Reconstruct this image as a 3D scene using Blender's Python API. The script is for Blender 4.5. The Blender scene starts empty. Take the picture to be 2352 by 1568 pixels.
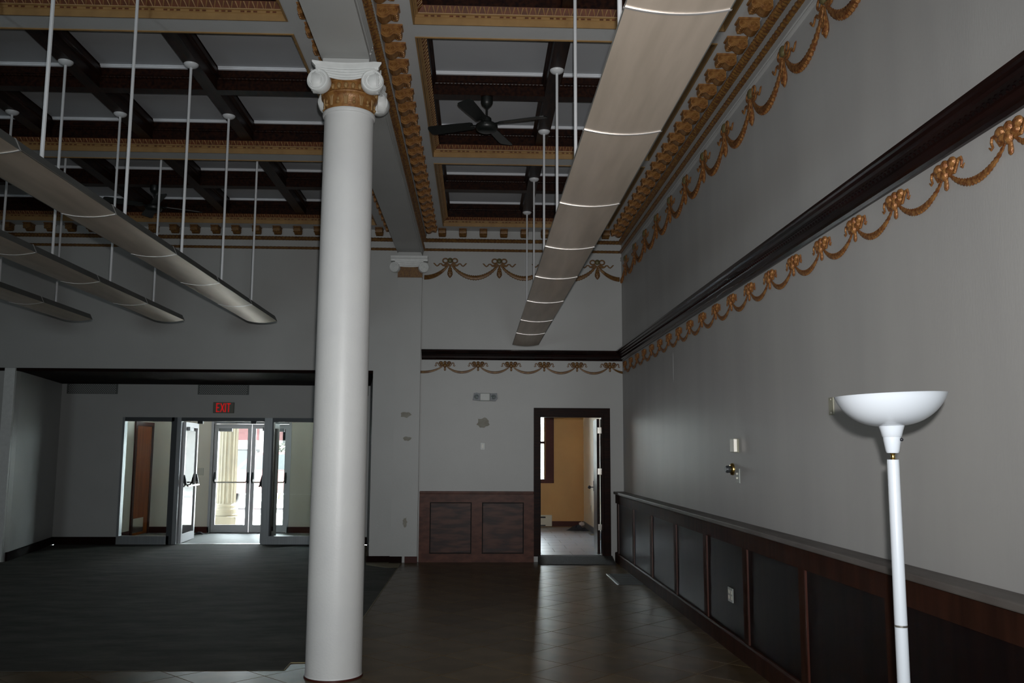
import bpy, bmesh, math, random
from mathutils import Vector, Matrix
random.seed(11)
S = bpy.context.scene
C = S.collection
PI = math.pi

# ------------------------------------------------------------------ camera, light, exposure
cam_d = bpy.data.cameras.new('camera')
cam = bpy.data.objects.new('camera', cam_d)
C.objects.link(cam)
cam_d.sensor_width = 36.0
cam_d.lens = 2050 * 36.0 / 2352
cam_d.clip_end = 400
R_ = Vector((0.99920363, -0.03965069, 0.00446482))
U_ = Vector((-0.00937391, -0.12450142, 0.99217515))
F_ = Vector((0.03878456, 0.99142686, 0.12477395))
CAM = Vector((0, 0, 1.5857))
M = Matrix((R_, U_, -F_)).transposed().to_4x4()
M.translation = CAM
cam.matrix_world = M
S.camera = cam

S.view_settings.view_transform = 'Standard'
S.view_settings.look = 'None'
S.view_settings.gamma = 1.0
S.view_settings.use_curve_mapping = False
S.view_settings.exposure = 0.0
S.cycles.use_denoising = True
S.cycles.max_bounces = 10
S.cycles.diffuse_bounces = 5
S.cycles.glossy_bounces = 4
S.cycles.transparent_max_bounces = 12
S.cycles.caustics_reflective = False
S.cycles.caustics_refractive = False
S.cycles.sample_clamp_indirect = 6

SKY = 26.0          # daylight sky
SUN = 200.0         # sun on the street
FLASH = 62.0      # the camera's own flash gun

w = bpy.data.worlds.new('sky')
S.world = w
w.use_nodes = True
bg = w.node_tree.nodes['Background']
bg.inputs[0].default_value = (0.86, 0.93, 1.0, 1)
bg.inputs[1].default_value = SKY

def light(name, kind, energy, loc, direction, color=(1, 1, 1), **kw):
    d = bpy.data.lights.new(name, kind)
    d.energy = energy
    d.color = color
    for k, v in kw.items():
        setattr(d, k, v)
    o = bpy.data.objects.new(name, d)
    C.objects.link(o)
    o.location = loc
    o.rotation_euler = Vector(direction).to_track_quat('-Z', 'Y').to_euler()
    return o

light('sun', 'SUN', SUN, (0, 0, 30), (-0.18, -0.46, -1.0), (1.0, 0.96, 0.9), angle=0.01)
light('camera_flash', 'AREA', FLASH, CAM + R_ * 0.035 + U_ * 0.11 - F_ * 0.02, F_ + U_ * 0.02 + R_ * 0.07,
      (1.0, 0.985, 0.97), shape='DISK', size=0.05, spread=math.radians(88))

def portal(name, loc, direction, sx, sy):
    o = light(name, 'AREA', 1, loc, direction, shape='RECTANGLE', size=sx, size_y=sy)
    o.data.cycles.is_portal = True
portal('window_portal', (-5.0, -3.13, 1.85), (0, 1, 0), 1.2, 1.5)
portal('second_window_portal', (1.0, -3.13, 1.85), (0, 1, 0), .9, 1.5)
portal('entrance_portal', (-4.53, 18.52, 1.1), (0, -1, 0), 1.5, 2.1)
portal('added_transom_portal', (-4.45, 18.52, 2.54), (0, -1, 0), 3.9, .56)  # guides skylight through the added, unseen transom
portal('back_room_portal', (0.4, 19.1, 1.95), (0, -1, 0), 2.2, 1.9)

# ------------------------------------------------------------------ materials
def lin(h):
    h = h.lstrip('#')
    r = []
    for i in (0, 2, 4):
        c = int(h[i:i + 2], 16) / 255
        r.append(c / 12.92 if c <= .04045 else ((c + .055) / 1.055) ** 2.4)
    return tuple(r)

def mat(name, col, rough=.5, metal=0.0, col2=None, scale=6.0, stretch=(1, 1, 1), bump=0.0, bscale=80.0,
        coat=0.0, detail=4.0, contrast=(.35, .65), spec=.5, rvar=0.0):
    m = bpy.data.materials.new(name)
    m.use_nodes = True
    nt = m.node_tree
    N, L = nt.nodes, nt.links
    p = N['Principled BSDF']
    p.inputs['Roughness'].default_value = rough
    p.inputs['Metallic'].default_value = metal
    p.inputs['Specular IOR Level'].default_value = spec
    p.inputs['Coat Weight'].default_value = coat
    p.inputs['Coat Roughness'].default_value = .15
    p.inputs['Base Color'].default_value = (*col, 1)
    tc = N.new('ShaderNodeTexCoord')
    mp = N.new('ShaderNodeMapping')
    mp.inputs['Scale'].default_value = stretch
    L.new(tc.outputs['Object'], mp.inputs['Vector'])
    if col2 is not None:
        nz = N.new('ShaderNodeTexNoise')
        nz.inputs['Scale'].default_value = scale
        nz.inputs['Detail'].default_value = detail
        L.new(mp.outputs[0], nz.inputs['Vector'])
        cr = N.new('ShaderNodeValToRGB')
        cr.color_ramp.elements[0].position = contrast[0]
        cr.color_ramp.elements[1].position = contrast[1]
        cr.color_ramp.elements[0].color = (*col, 1)
        cr.color_ramp.elements[1].color = (*col2, 1)
        L.new(nz.outputs['Fac'], cr.inputs['Fac'])
        L.new(cr.outputs['Color'], p.inputs['Base Color'])
        if rvar:
            mr = N.new('ShaderNodeMapRange')
            mr.inputs['To Min'].default_value = rough - rvar
            mr.inputs['To Max'].default_value = rough + rvar
            L.new(nz.outputs['Fac'], mr.inputs['Value'])
            L.new(mr.outputs[0], p.inputs['Roughness'])
    if bump:
        b = N.new('ShaderNodeBump')
        b.inputs['Strength'].default_value = bump
        b.inputs['Distance'].default_value = .01
        n2 = N.new('ShaderNodeTexNoise')
        n2.inputs['Scale'].default_value = bscale
        n2.inputs['Detail'].default_value = 3
        L.new(mp.outputs[0], n2.inputs['Vector'])
        L.new(n2.outputs['Fac'], b.inputs['Height'])
        L.new(b.outputs[0], p.inputs['Normal'])
    return m

MAT = {}
MAT['wall'] = mat('wall_paint', (.43, .43, .42), .42, col2=(.46, .46, .45), scale=1.3, bump=.06, bscale=45)
MAT['wall_r'] = mat('satin_wall_paint', (.44, .435, .43), .46, col2=(.48, .475, .465), scale=.9, stretch=(1, 2.5, .5), bump=.05, bscale=40, spec=.2)
MAT['ceil'] = mat('ceiling_paint', (.58, .59, .59), .6, col2=(.62, .62, .62), scale=2, bump=.05, bscale=60)
MAT['panel'] = mat('coffer_panel_paint', (.55, .57, .61), .6, col2=(.58, .60, .63), scale=2, bump=.05, bscale=70)
MAT['crown'] = mat('white_crown_paint', (.82, .84, .88), .35, bump=.03)
MAT['white'] = mat('white_column_paint', (.66, .66, .66), .42, col2=(.70, .70, .69), scale=3, bump=.12, bscale=55)
MAT['plaster'] = mat('white_plaster', (.76, .77, .76), .5, col2=(.70, .71, .70), scale=18, bump=.06, bscale=90)
MAT['gilt'] = mat('gilded_plaster', (.34, .165, .05), .4, .15, col2=(.19, .07, .02), scale=26, bump=.2, bscale=110, contrast=(.4, .7))
MAT['gilt_tan'] = mat('tan_gilding', (.37, .22, .085), .5, .05, col2=(.31, .18, .07), scale=9, bump=.05)
MAT['gilt_red'] = mat('red_brown_glaze', (.16, .05, .02), .45, 0, col2=(.10, .035, .015), scale=20)
MAT['gilt_band'] = mat('gilded_band', (.24, .12, .03), .45, .1, col2=(.13, .05, .018), scale=40, contrast=(.4, .62))
MAT['gilt_back'] = mat('dimmed_back_gilding', (.22, .115, .03), .45, .1, col2=(.13, .055, .02), scale=30)  # darker copy of the gilding; the back wall's weaker light is in the colour
MAT['garland'] = mat('gilded_garland', (.42, .20, .065), .33, .3, col2=(.22, .075, .025), scale=45, bump=.35, bscale=130, contrast=(.38, .62))
MAT['knob'] = mat('green_gilding', (.17, .14, .06), .45, .1, col2=(.11, .09, .04), scale=25)
MAT['wood'] = mat('dark_stained_wood', (.022, .007, .004), .4, col2=(.008, .0035, .003), scale=5, stretch=(1, 1, 12), bump=.03, spec=.06)
MAT['ceilwood'] = mat('dark_ceiling_wood', (.030, .011, .006), .36, col2=(.010, .0045, .004), scale=4, stretch=(8, 1.5, 8), spec=.12)
MAT['rail'] = mat('dark_rail_wood', (.016, .005, .004), .2, col2=(.006, .003, .003), scale=4, stretch=(1, .4, 10), spec=.2)
MAT['dado'] = mat('dark_wainscot_panel', (.014, .007, .006), .36, col2=(.008, .0045, .0045), scale=3, stretch=(1, 4, .5), spec=.03)
MAT['dado_frame'] = mat('dark_wainscot_wood', (.046, .018, .011), .62, col2=(.028, .012, .008), scale=3, stretch=(1, 4, .5), spec=.03)
MAT['dado_red'] = mat('red_wainscot_edge', (.06, .013, .005), .4, col2=(.04, .01, .005), scale=6, stretch=(1, 3, .4))
MAT['dado_cap'] = mat('dusty_sheen_wainscot_cap', (.15, .135, .125), .6, col2=(.11, .095, .088), scale=4, stretch=(3, .6, 1))  # grey of dust, with the flash's grazing sheen mixed into the colour
MAT['bdado'] = mat('reddish_wainscot_frame', (.15, .062, .045), .35, col2=(.085, .036, .027), scale=4, stretch=(2, 2, 4), spec=.1, bump=.02)
MAT['bpanel'] = mat('grained_wainscot_panel', (.13, .068, .056), .35, col2=(.05, .034, .033), scale=3.2, stretch=(.9, 1, 4.5), spec=.1, detail=8, contrast=(.4, .6))
MAT['fixture'] = mat('perforated_metal', (.70, .59, .49), .40, .5, col2=(.58, .49, .40), scale=2.2, stretch=(5, .5, 1), bump=.05, bscale=260)
MAT['fixture_side'] = mat('fixture_side_metal', (.16, .165, .16), .45, .3, col2=(.13, .135, .13), scale=3)
MAT['band'] = mat('bright_joint_metal', (.86, .84, .84), .3, .75)
MAT['rod'] = mat('white_rod_enamel', (.72, .73, .75), .35)
MAT['lampwhite'] = mat('white_lamp_enamel', (.53, .57, .62), .22, coat=.4)
MAT['brass'] = mat('brass', (.6, .42, .14), .25, 1.0)
MAT['black'] = mat('black_plastic', (.012, .012, .016), .35)
MAT['fan'] = mat('black_fan_enamel', (.010, .012, .011), .4)
MAT['alu'] = mat('brushed_aluminium', (.30, .31, .32), .35, .6, col2=(.26, .27, .28), scale=4, stretch=(8, 8, .6))
MAT['alu_dark'] = mat('dark_aluminium', (.06, .065, .07), .4, .4)
MAT['alu_light'] = mat('light_aluminium', (.62, .62, .64), .35, .3)
MAT['cream'] = mat('cream_wall_paint', (.90, .85, .74), .6, col2=(.88, .83, .71), scale=1.5, bump=.05)
MAT['orange'] = mat('ochre_wall_paint', (.52, .29, .10), .55, col2=(.46, .25, .085), scale=1.5, bump=.05)
MAT['doorwood'] = mat('orange_brown_door_wood', (.32, .085, .016), .5, col2=(.22, .055, .012), scale=3, stretch=(6, 6, .5), spec=.1)
MAT['redtrim'] = mat('red_brown_trim', (.06, .014, .010), .45, spec=.15)
MAT['base'] = mat('dark_baseboard', (.012, .005, .004), .7, spec=.04)
MAT['ivory'] = mat('ivory_plastic', (.66, .64, .55), .35)
MAT['greyplate'] = mat('grey_plate', (.42, .44, .42), .35)
MAT['beige'] = mat('beige_box_plastic', (.34, .33, .25), .4)
MAT['steel'] = mat('polished_steel', (.75, .72, .66), .18, .9)
MAT['exitbox'] = mat('exit_sign_housing', (.17, .17, .14), .5)
MAT['grille'] = mat('vent_grille_metal', (.12, .125, .12), .5, .2)
MAT['dark'] = mat('dark_void', (.01, .01, .01), .8)
MAT['patch'] = mat('bare_filler_patch', (.30, .28, .23), .7, col2=(.36, .345, .30), scale=14)
MAT['ramp'] = mat('dark_ramp_carpet', (.030, .027, .025), .9, col2=(.055, .052, .05), scale=70, bump=.6, bscale=220)
MAT['register'] = mat('dark_floor_register', (.022, .022, .022), .6)
MAT['tile_edge'] = mat('grout', (.27, .235, .15), .8, col2=(.2, .17, .11), scale=30)
MAT['sky_tinted_tile'] = mat('back_room_tile', (.33, .36, .43), .28, col2=(.28, .31, .38), scale=2, bump=.03)  # bluish reflection of the sky is put into the tile colour
MAT['vestfloor'] = mat('vestibule_floor', (.24, .255, .25), .6, col2=(.17, .18, .175), scale=3, stretch=(1, 3, 1), detail=6)
MAT['cloth'] = mat('dark_blue_cloth', (.018, .018, .035), .9, col2=(.035, .04, .05), scale=20)
MAT['paper'] = mat('crumpled_white_paper', (.6, .55, .55), .8)
MAT['heater'] = mat('cream_heater_enamel', (.55, .53, .45), .4)
MAT['pave'] = mat('sunlit_paving', (.62, .61, .58), .9, col2=(.55, .54, .52), scale=2)
MAT['asphalt'] = mat('grey_asphalt', (.36, .36, .36), .9, col2=(.31, .31, .31), scale=5)
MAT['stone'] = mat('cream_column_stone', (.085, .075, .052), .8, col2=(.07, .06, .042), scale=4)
MAT['carred'] = mat('red_car_paint', (.075, .0045, .005), .3, coat=.6)
MAT['tyre'] = mat('tyre_rubber', (.02, .02, .02), .8)
MAT['carglass'] = mat('car_glass', (.012, .014, .015), .1)
MAT['shopwall'] = mat('pale_shop_front', (.55, .54, .52), .8, col2=(.5, .49, .47), scale=2)
MAT['shopred'] = mat('faded_red_panel', (.045, .013, .014), .8)
MAT['shopgrey'] = mat('grey_shop_panel', (.015, .015, .015), .7)
MAT['leaf'] = mat('hedge_leaves', (.011, .012, .008), .8, col2=(.018, .017, .011), scale=9)
MAT['yellow'] = mat('yellow_pole_paint', (.06, .05, .012), .6)

def emission_mat(name, col, strength):
    m = bpy.data.materials.new(name)
    m.use_nodes = True
    p = m.node_tree.nodes['Principled BSDF']
    p.inputs['Base Color'].default_value = (*col, 1)
    p.inputs['Emission Color'].default_value = (*col, 1)
    p.inputs['Emission Strength'].default_value = strength
    return m
MAT['exitred'] = emission_mat('lit_red_letters', (.6, .010, .010), .45)

def glass_mat():
    m = bpy.data.materials.new('window_glass')
    m.use_nodes = True
    N, L = m.node_tree.nodes, m.node_tree.links
    for n in list(N):
        N.remove(n)
    out = N.new('ShaderNodeOutputMaterial')
    mx = N.new('ShaderNodeMixShader')
    fr = N.new('ShaderNodeFresnel')
    fr.inputs['IOR'].default_value = 1.45
    tr = N.new('ShaderNodeBsdfTransparent')
    tr.inputs[0].default_value = (.93, .96, .95, 1)
    gl = N.new('ShaderNodeBsdfGlossy')
    gl.inputs['Roughness'].default_value = .02
    L.new(fr.outputs[0], mx.inputs[0])
    L.new(tr.outputs[0], mx.inputs[1])
    L.new(gl.outputs[0], mx.inputs[2])
    L.new(mx.outputs[0], out.inputs[0])
    return m
MAT['glass'] = glass_mat()

def tile_mat():
    m = mat('brown_floor_tile', (.135, .092, .046), .29, col2=(.085, .058, .030), scale=3.5, bump=.008, bscale=4, detail=7, contrast=(.3, .7), rvar=.03, spec=.08)
    N, L = m.node_tree.nodes, m.node_tree.links
    p = N['Principled BSDF']
    src = p.inputs['Base Color'].links[0].from_socket
    oi = N.new('ShaderNodeObjectInfo')
    mr = N.new('ShaderNodeMapRange')
    mr.inputs['To Min'].default_value = .82
    mr.inputs['To Max'].default_value = 1.15
    L.new(oi.outputs['Random'], mr.inputs['Value'])
    mx = N.new('ShaderNodeMix')
    mx.data_type = 'RGBA'
    mx.blend_type = 'MULTIPLY'
    mx.inputs[0].default_value = 1
    L.new(src, mx.inputs[6])
    L.new(mr.outputs[0], mx.inputs[7])
    L.new(mx.outputs[2], p.inputs['Base Color'])
    return m
MAT['tile'] = tile_mat()

def carpet_mat():
    m = bpy.data.materials.new('worn_grey_carpet')
    m.use_nodes = True
    N, L = m.node_tree.nodes, m.node_tree.links
    p = N['Principled BSDF']
    p.inputs['Roughness'].default_value = .78
    p.inputs['Specular IOR Level'].default_value = .12
    geo = N.new('ShaderNodeTexCoord')
    mp = N.new('ShaderNodeMapping')
    mp.inputs['Scale'].default_value = (.55, 1.3, 1)
    L.new(geo.outputs['Object'], mp.inputs['Vector'])
    nz = N.new('ShaderNodeTexNoise')
    nz.inputs['Scale'].default_value = 3.0
    nz.inputs['Detail'].default_value = 8
    nz.inputs['Roughness'].default_value = .65
    L.new(mp.outputs[0], nz.inputs['Vector'])
    cr = N.new('ShaderNodeValToRGB')
    cr.color_ramp.elements[0].position = .35
    cr.color_ramp.elements[1].position = .68
    cr.color_ramp.elements[0].color = (.036, .034, .029, 1)
    cr.color_ramp.elements[1].color = (.085, .079, .067, 1)
    L.new(nz.outputs['Fac'], cr.inputs['Fac'])
    # woven border stripes that follow the carpet's right and near edges
    sep = N.new('ShaderNodeSeparateXYZ')
    L.new(geo.outputs['Object'], sep.inputs[0])
    def math_node(op, a, b):
        n = N.new('ShaderNodeMath')
        n.operation = op
        for i, x in enumerate((a, b)):
            if isinstance(x, (int, float)):
                n.inputs[i].default_value = x
            else:
                L.new(x, n.inputs[i])
        return n.outputs[0]
    dx = math_node('SUBTRACT', -1.08, sep.outputs['X'])
    dy = math_node('SUBTRACT', sep.outputs['Y'], 6.87)
    d = math_node('MINIMUM', dx, dy)
    far = math_node('SUBTRACT', 15.9, sep.outputs['Y'])
    d = math_node('MINIMUM', d, far)
    tot = None
    for c, wd in ((.13, .022), (.20, .016), (.25, .03), (.34, .012)):
        e = math_node('SUBTRACT', d, c)
        e = math_node('ABSOLUTE', e, 0)
        e = math_node('LESS_THAN', e, wd / 2)
        tot = e if tot is None else math_node('MAXIMUM', tot, e)
    mx = N.new('ShaderNodeMix')
    mx.data_type = 'RGBA'
    L.new(tot, mx.inputs[0])
    L.new(cr.outputs['Color'], mx.inputs[6])
    mx.inputs[7].default_value = (.011, .011, .011, 1)
    L.new(mx.outputs[2], p.inputs['Base Color'])
    n2 = N.new('ShaderNodeTexNoise')
    n2.inputs['Scale'].default_value = 160
    L.new(geo.outputs['Object'], n2.inputs['Vector'])
    b = N.new('ShaderNodeBump')
    b.inputs['Strength'].default_value = .35
    b.inputs['Distance'].default_value = .006
    ad = math_node('ADD', n2.outputs['Fac'], nz.outputs['Fac'])
    L.new(ad, b.inputs['Height'])
    L.new(b.outputs[0], p.inputs['Normal'])
    return m
MAT['carpet'] = carpet_mat()

# ------------------------------------------------------------------ mesh helpers
def origin(o):
    v = Vector((0, 0, 0))
    while o is not None:
        v += o.location
        o = o.parent
    return v

class MB:
    def __init__(self):
        self.v, self.f = [], []
    def add(self, vs, fs):
        k = len(self.v)
        self.v += [tuple(p) for p in vs]
        self.f += [tuple(i + k for i in q) for q in fs]
        return self
    def box(self, x0, x1, y0, y1, z0, z1):
        vs = [(x, y, z) for z in (z0, z1) for y in (y0, y1) for x in (x0, x1)]
        return self.add(vs, [(0, 2, 3, 1), (4, 5, 7, 6), (0, 1, 5, 4), (2, 6, 7, 3), (0, 4, 6, 2), (1, 3, 7, 5)])
    def prism(self, poly, axis, a0, a1):
        f = {'x': lambda p, q, a: (a, p, q), 'y': lambda p, q, a: (p, a, q), 'z': lambda p, q, a: (p, q, a)}[axis]
        n = len(poly)
        vs = [f(p, q, a0) for p, q in poly] + [f(p, q, a1) for p, q in poly]
        fs = [tuple(range(n))[::-1], tuple(range(n, 2 * n))] + [(i, (i + 1) % n, n + (i + 1) % n, n + i) for i in range(n)]
        return self.add(vs, fs)
    def lathe(self, prof, cx, cy, n=24, axis='z', cap=True):
        vs, fs = [], []
        for r, z in prof:
            for i in range(n):
                a = 2 * PI * i / n
                c, s = r * math.cos(a), r * math.sin(a)
                if axis == 'z':
                    vs.append((cx + c, cy + s, z))
                elif axis == 'y':
                    vs.append((cx + c, z, cy + s))
                else:
                    vs.append((z, cx + c, cy + s))
        m = len(prof)
        for j in range(m - 1):
            for i in range(n):
                fs.append((j * n + i, j * n + (i + 1) % n, (j + 1) * n + (i + 1) % n, (j + 1) * n + i))
        if cap:
            fs.append(tuple(range(n))[::-1])
            fs.append(tuple((m - 1) * n + i for i in range(n)))
        return self.add(vs, fs)
    def tube(self, pts, r, n=8, flat=1.0, flat_axis=None, closed=False):
        pts = [Vector(p) for p in pts]
        m = len(pts)
        rs = r if isinstance(r, (list, tuple)) else [r] * m
        vs, fs = [], []
        for j, p in enumerate(pts):
            a = pts[(j - 1) % m] if (closed or j > 0) else pts[j]
            b = pts[(j + 1) % m] if (closed or j < m - 1) else pts[j]
            t = (b - a).normalized()
            up = Vector(flat_axis) if flat_axis else (Vector((0, 0, 1)) if abs(t.z) < .9 else Vector((1, 0, 0)))
            s = t.cross(up).normalized()
            q = s.cross(t).normalized()
            for i in range(n):
                an = 2 * PI * i / n
                vs.append(p + s * (rs[j] * math.cos(an)) + q * (rs[j] * flat * math.sin(an)))
        for j in range(m if closed else m - 1):
            for i in range(n):
                j2 = (j + 1) % m
                fs.append((j * n + i, j * n + (i + 1) % n, j2 * n + (i + 1) % n, j2 * n + i))
        if not closed:
            fs.append(tuple(range(n))[::-1])
            fs.append(tuple((m - 1) * n + i for i in range(n)))
        return self.add(vs, fs)
    def ball(self, c, r, sc=(1, 1, 1), nu=10, nv=6):
        vs, fs = [], []
        for j in range(nv + 1):
            th = PI * j / nv
            for i in range(nu):
                a = 2 * PI * i / nu
                vs.append((c[0] + r * sc[0] * math.sin(th) * math.cos(a), c[1] + r * sc[1] * math.sin(th) * math.sin(a), c[2] + r * sc[2] * math.cos(th)))
        for j in range(nv):
            for i in range(nu):
                fs.append((j * nu + i, (j + 1) * nu + i, (j + 1) * nu + (i + 1) % nu, j * nu + (i + 1) % nu))
        return self.add(vs, fs)
    def ring(self, x0, x1, y0, y1, prof):
        """a rectangular frame swept round a rectangle; prof = (inset, z) pairs"""
        vs, fs = [], []
        for i, z in prof:
            vs += [(x0 + i, y0 + i, z), (x1 - i, y0 + i, z), (x1 - i, y1 - i, z), (x0 + i, y1 - i, z)]
        for j in range(len(prof) - 1):
            for k in range(4):
                fs.append((j * 4 + k, j * 4 + (k + 1) % 4, j * 4 + 4 + (k + 1) % 4, j * 4 + 4 + k))
        return self.add(vs, fs)
    def grid(self, fn, nu, nv):
        vs = [fn(i / nu, j / nv) for j in range(nv + 1) for i in range(nu + 1)]
        fs = [(j * (nu + 1) + i, j * (nu + 1) + i + 1, (j + 1) * (nu + 1) + i + 1, (j + 1) * (nu + 1) + i) for j in range(nv) for i in range(nu)]
        return self.add(vs, fs)
    def mesh(self, name, m, off=Vector((0, 0, 0)), smooth=False):
        me = bpy.data.meshes.new(name)
        me.from_pydata([(x - off.x, y - off.y, z - off.z) for x, y, z in self.v], [], self.f)
        bm = bmesh.new()
        bm.from_mesh(me)
        if smooth:
            bmesh.ops.remove_doubles(bm, verts=bm.verts, dist=1e-5)
        bmesh.ops.recalc_face_normals(bm, faces=bm.faces)
        bm.to_mesh(me)
        bm.free()
        me.materials.append(MAT[m] if isinstance(m, str) else m)
        if smooth:
            me.shade_smooth()
            me.set_sharp_from_angle(angle=math.radians(38))
        return me
    def build(self, name, m, parent=None, smooth=False, **props):
        me = self.mesh(name, m, origin(parent), smooth)
        return put(me, name, parent, **props)

def put(me, name, parent=None, loc=None, rz=0.0, **props):
    o = bpy.data.objects.new(name, me)
    C.objects.link(o)
    if parent is not None:
        o.parent = parent
    if loc is not None:
        o.location = Vector(loc) - origin(parent)
    if rz:
        o.rotation_euler = (0, 0, rz)
    for k, v in props.items():
        o[k] = v
    return o

def bevel(o, wd=.004, seg=1):
    md = o.modifiers.new('bevel', 'BEVEL')
    md.width = wd
    md.segments = seg
    md.limit_method = 'ANGLE'
    return o

def thing(name, label, cat, loc, group=None):
    o = bpy.data.objects.new(name, None)
    C.objects.link(o)
    o.location = loc
    o.empty_display_size = .1
    o['label'] = label
    o['category'] = cat
    o['kind'] = 'thing'
    if group:
        o['group'] = group
    return o

def root(name, loc=(0, 0, 0)):
    o = bpy.data.objects.new(name, None)
    C.objects.link(o)
    o.location = loc
    o['kind'] = 'structure'
    return o

def struct(mb, name, m, smooth=False):
    return mb.build(name, m, None, smooth, kind='structure')

def B(*a):
    return MB().box(*a)

# ------------------------------------------------------------------ key dimensions (metres)
XR, XL = 2.2173, -7.5           # right and left walls
YB, YF = 13.492, -3.0           # back wall, wall behind the camera
ZS = 4.997                      # ceiling soffit
ZG, ZW, ZP = 5.117, 5.315, 5.341
BX0, BX1 = -1.2343, -.8597      # the plastered beam
YA, YV, YO = 16.0, 16.12, 18.3  # entrance alcove wall, vestibule, outer doors
STEP = .086                     # the back room is a step up

# ------------------------------------------------------------------ floor
floor = struct(B(XL - .1, XR + .1, YF - .1, YA, -.2, -.006), 'floor', 'tile_edge')
def clip(poly, axis, lim, keep_less):
    out = []
    n = len(poly)
    for i in range(n):
        a, b = poly[i], poly[(i + 1) % n]
        ia = (a[axis] <= lim) if keep_less else (a[axis] >= lim)
        ib = (b[axis] <= lim) if keep_less else (b[axis] >= lim)
        if ia:
            out.append(a)
        if ia != ib:
            t = (lim - a[axis]) / (b[axis] - a[axis])
            out.append((a[0] + t * (b[0] - a[0]), a[1] + t * (b[1] - a[1])))
    return out
HX, HY = .3128, .3155
def area(p):
    return abs(sum(p[i][0] * p[(i + 1) % len(p)][1] - p[(i + 1) % len(p)][0] * p[i][1] for i in range(len(p)))) / 2
full_tile = None
regions = [(-1.08, 2.075, 5.6, YB), (XL, -1.08, 5.6, 6.87), (-1.395, -1.08, 6.87, 7.1)]
for i in range(-46, 24):
    for j in range(-6, 46):
        if (i + j) % 2:
            continue
        cx, cy = -.249 + HX * i, 6.702 - HY + HY * j
        if cx < -4.6 or cy < 5.4 or cy > YB + .3 or cx > 2.4:
            continue
        g = .0055
        dia = [(cx - HX + g, cy), (cx, cy - HY + g), (cx + HX - g, cy), (cx, cy + HY - g)]
        polys = []
        for (x0, x1, y0, y1) in regions:
            p = clip(clip(clip(clip(dia, 0, x0, False), 0, x1, True), 1, y0, False), 1, y1, True) if dia else []
            if len(p) >= 3 and area(p) > .002:
                polys.append(p)
        if not polys:
            continue
        if len(polys) == 1 and abs(area(polys[0]) - area(dia)) < 1e-4:
            if full_tile is None:
                full_tile = MB().prism([(x - cx, y - cy) for x, y in dia], 'z', -.01, 0).mesh('tile', 'tile')
            put(full_tile, 'tile', floor, (cx, cy, 0))
        else:
            mb = MB()
            for p in polys:
                mb.prism([(x - cx, y - cy) for x, y in p], 'z', -.01, 0)
            put(mb.mesh('tile', 'tile'), 'tile', floor, (cx, cy, 0))

cp = [(XL + .02, 6.87), (-1.395, 6.87), (-1.395, 7.1), (-1.08, 7.1), (-1.08, 12.84), (-1.24, 12.80), (-1.55, 13.10), (-1.61, 13.42), (-1.64, 13.7), (-1.94, YA - .03), (-7.24, YA - .03), (-6.80, 13.44), (XL + .02, 13.44)]
carpet = thing('carpet', 'dark grey worn carpet with striped border covering the floor left of the white column', 'carpet', (-4.5, 10, 0))
MB().prism(cp, 'z', -.004, .004).build('carpet_pile', 'carpet', carpet)
edge = MB()
for a, b in zip(cp[1:6], cp[2:7]):
    edge.tube([(a[0], a[1], .003), (b[0], b[1], .003)], .004, 5)
edge.build('edge_strip', mat('tan_edge_strip', (.28, .24, .13), .6), carpet)

# ------------------------------------------------------------------ main walls
wall_right = struct(B(XR, XR + .15, YF - .1, YB + .1, 0, 5.5), 'wall_right', 'wall_r')
wall_left = struct(B(XL - .15, XL, YF - .1, YB + .1, 0, 5.5), 'wall_left', 'wall')
DX0, DX1, DZ = .948, 1.905, 2.157
wb = MB()
wb.box(-1.567, DX0, YB, YB + .13, 0, 5.5)
wb.box(DX1, XR, YB, YB + .13, 0, 5.5)
wb.box(DX0, DX1, YB, YB + .13, DZ, 5.5)
wb.box(DX0, DX1, YB, YB + .13, -.1, STEP - .02)
wb.box(XL, -1.567, YB, YB + .13, 2.80, 5.5)
wb.box(XL, -6.83, YB, YB + .13, 0, 2.80)
wall_back = struct(wb, 'wall_back', 'wall')
struct(B(-6.985, -6.832, YB - .045, YB, 0, 2.815), 'trim_10', 'plaster')
def blob(cx, cz, rx, rz, seed):
    rnd = random.Random(seed)
    n = 18
    pts = []
    for i in range(n):
        a = 2 * PI * i / n
        k = rnd.uniform(.7, 1.1)
        pts.append((cx + rx * k * math.cos(a), cz + rz * k * math.sin(a)))
    return pts
MB().prism(blob(.10, 2.05, .10, .085, 3), 'y', YB - .0015, YB + .001).build('filler_patch', 'patch', wall_back)

wf = MB()
FW = [(-5.6, -4.4), (.55, 1.45)]
WC, WD = 1.1, 2.6
edges = [XL] + [e for q in FW for e in q] + [XR]
for k in range(0, len(edges), 2):
    wf.box(edges[k], edges[k + 1], YF - .15, YF, 0, 5.5)
for n, (WA, WB) in enumerate(FW):
    wf.box(WA, WB, YF - .15, YF, 0, WC).box(WA, WB, YF - .15, YF, WD, 5.5)
    wn = root('window_%d' % (5 + n), ((WA + WB) / 2, YF, WC))
    fr = MB().box(WA, WA + .06, YF - .12, YF - .03, WC, WD).box(WB - .06, WB, YF - .12, YF - .03, WC, WD).box(WA, WB, YF - .12, YF - .03, WC, WC + .06).box(WA, WB, YF - .12, YF - .03, WD - .06, WD)
    fr.build('frame', 'wood', wn)
    B(WA, WB, YF - .08, YF - .075, WC, WD).build('pane', 'glass', wn)
struct(wf, 'wall_front', 'wall')

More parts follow.
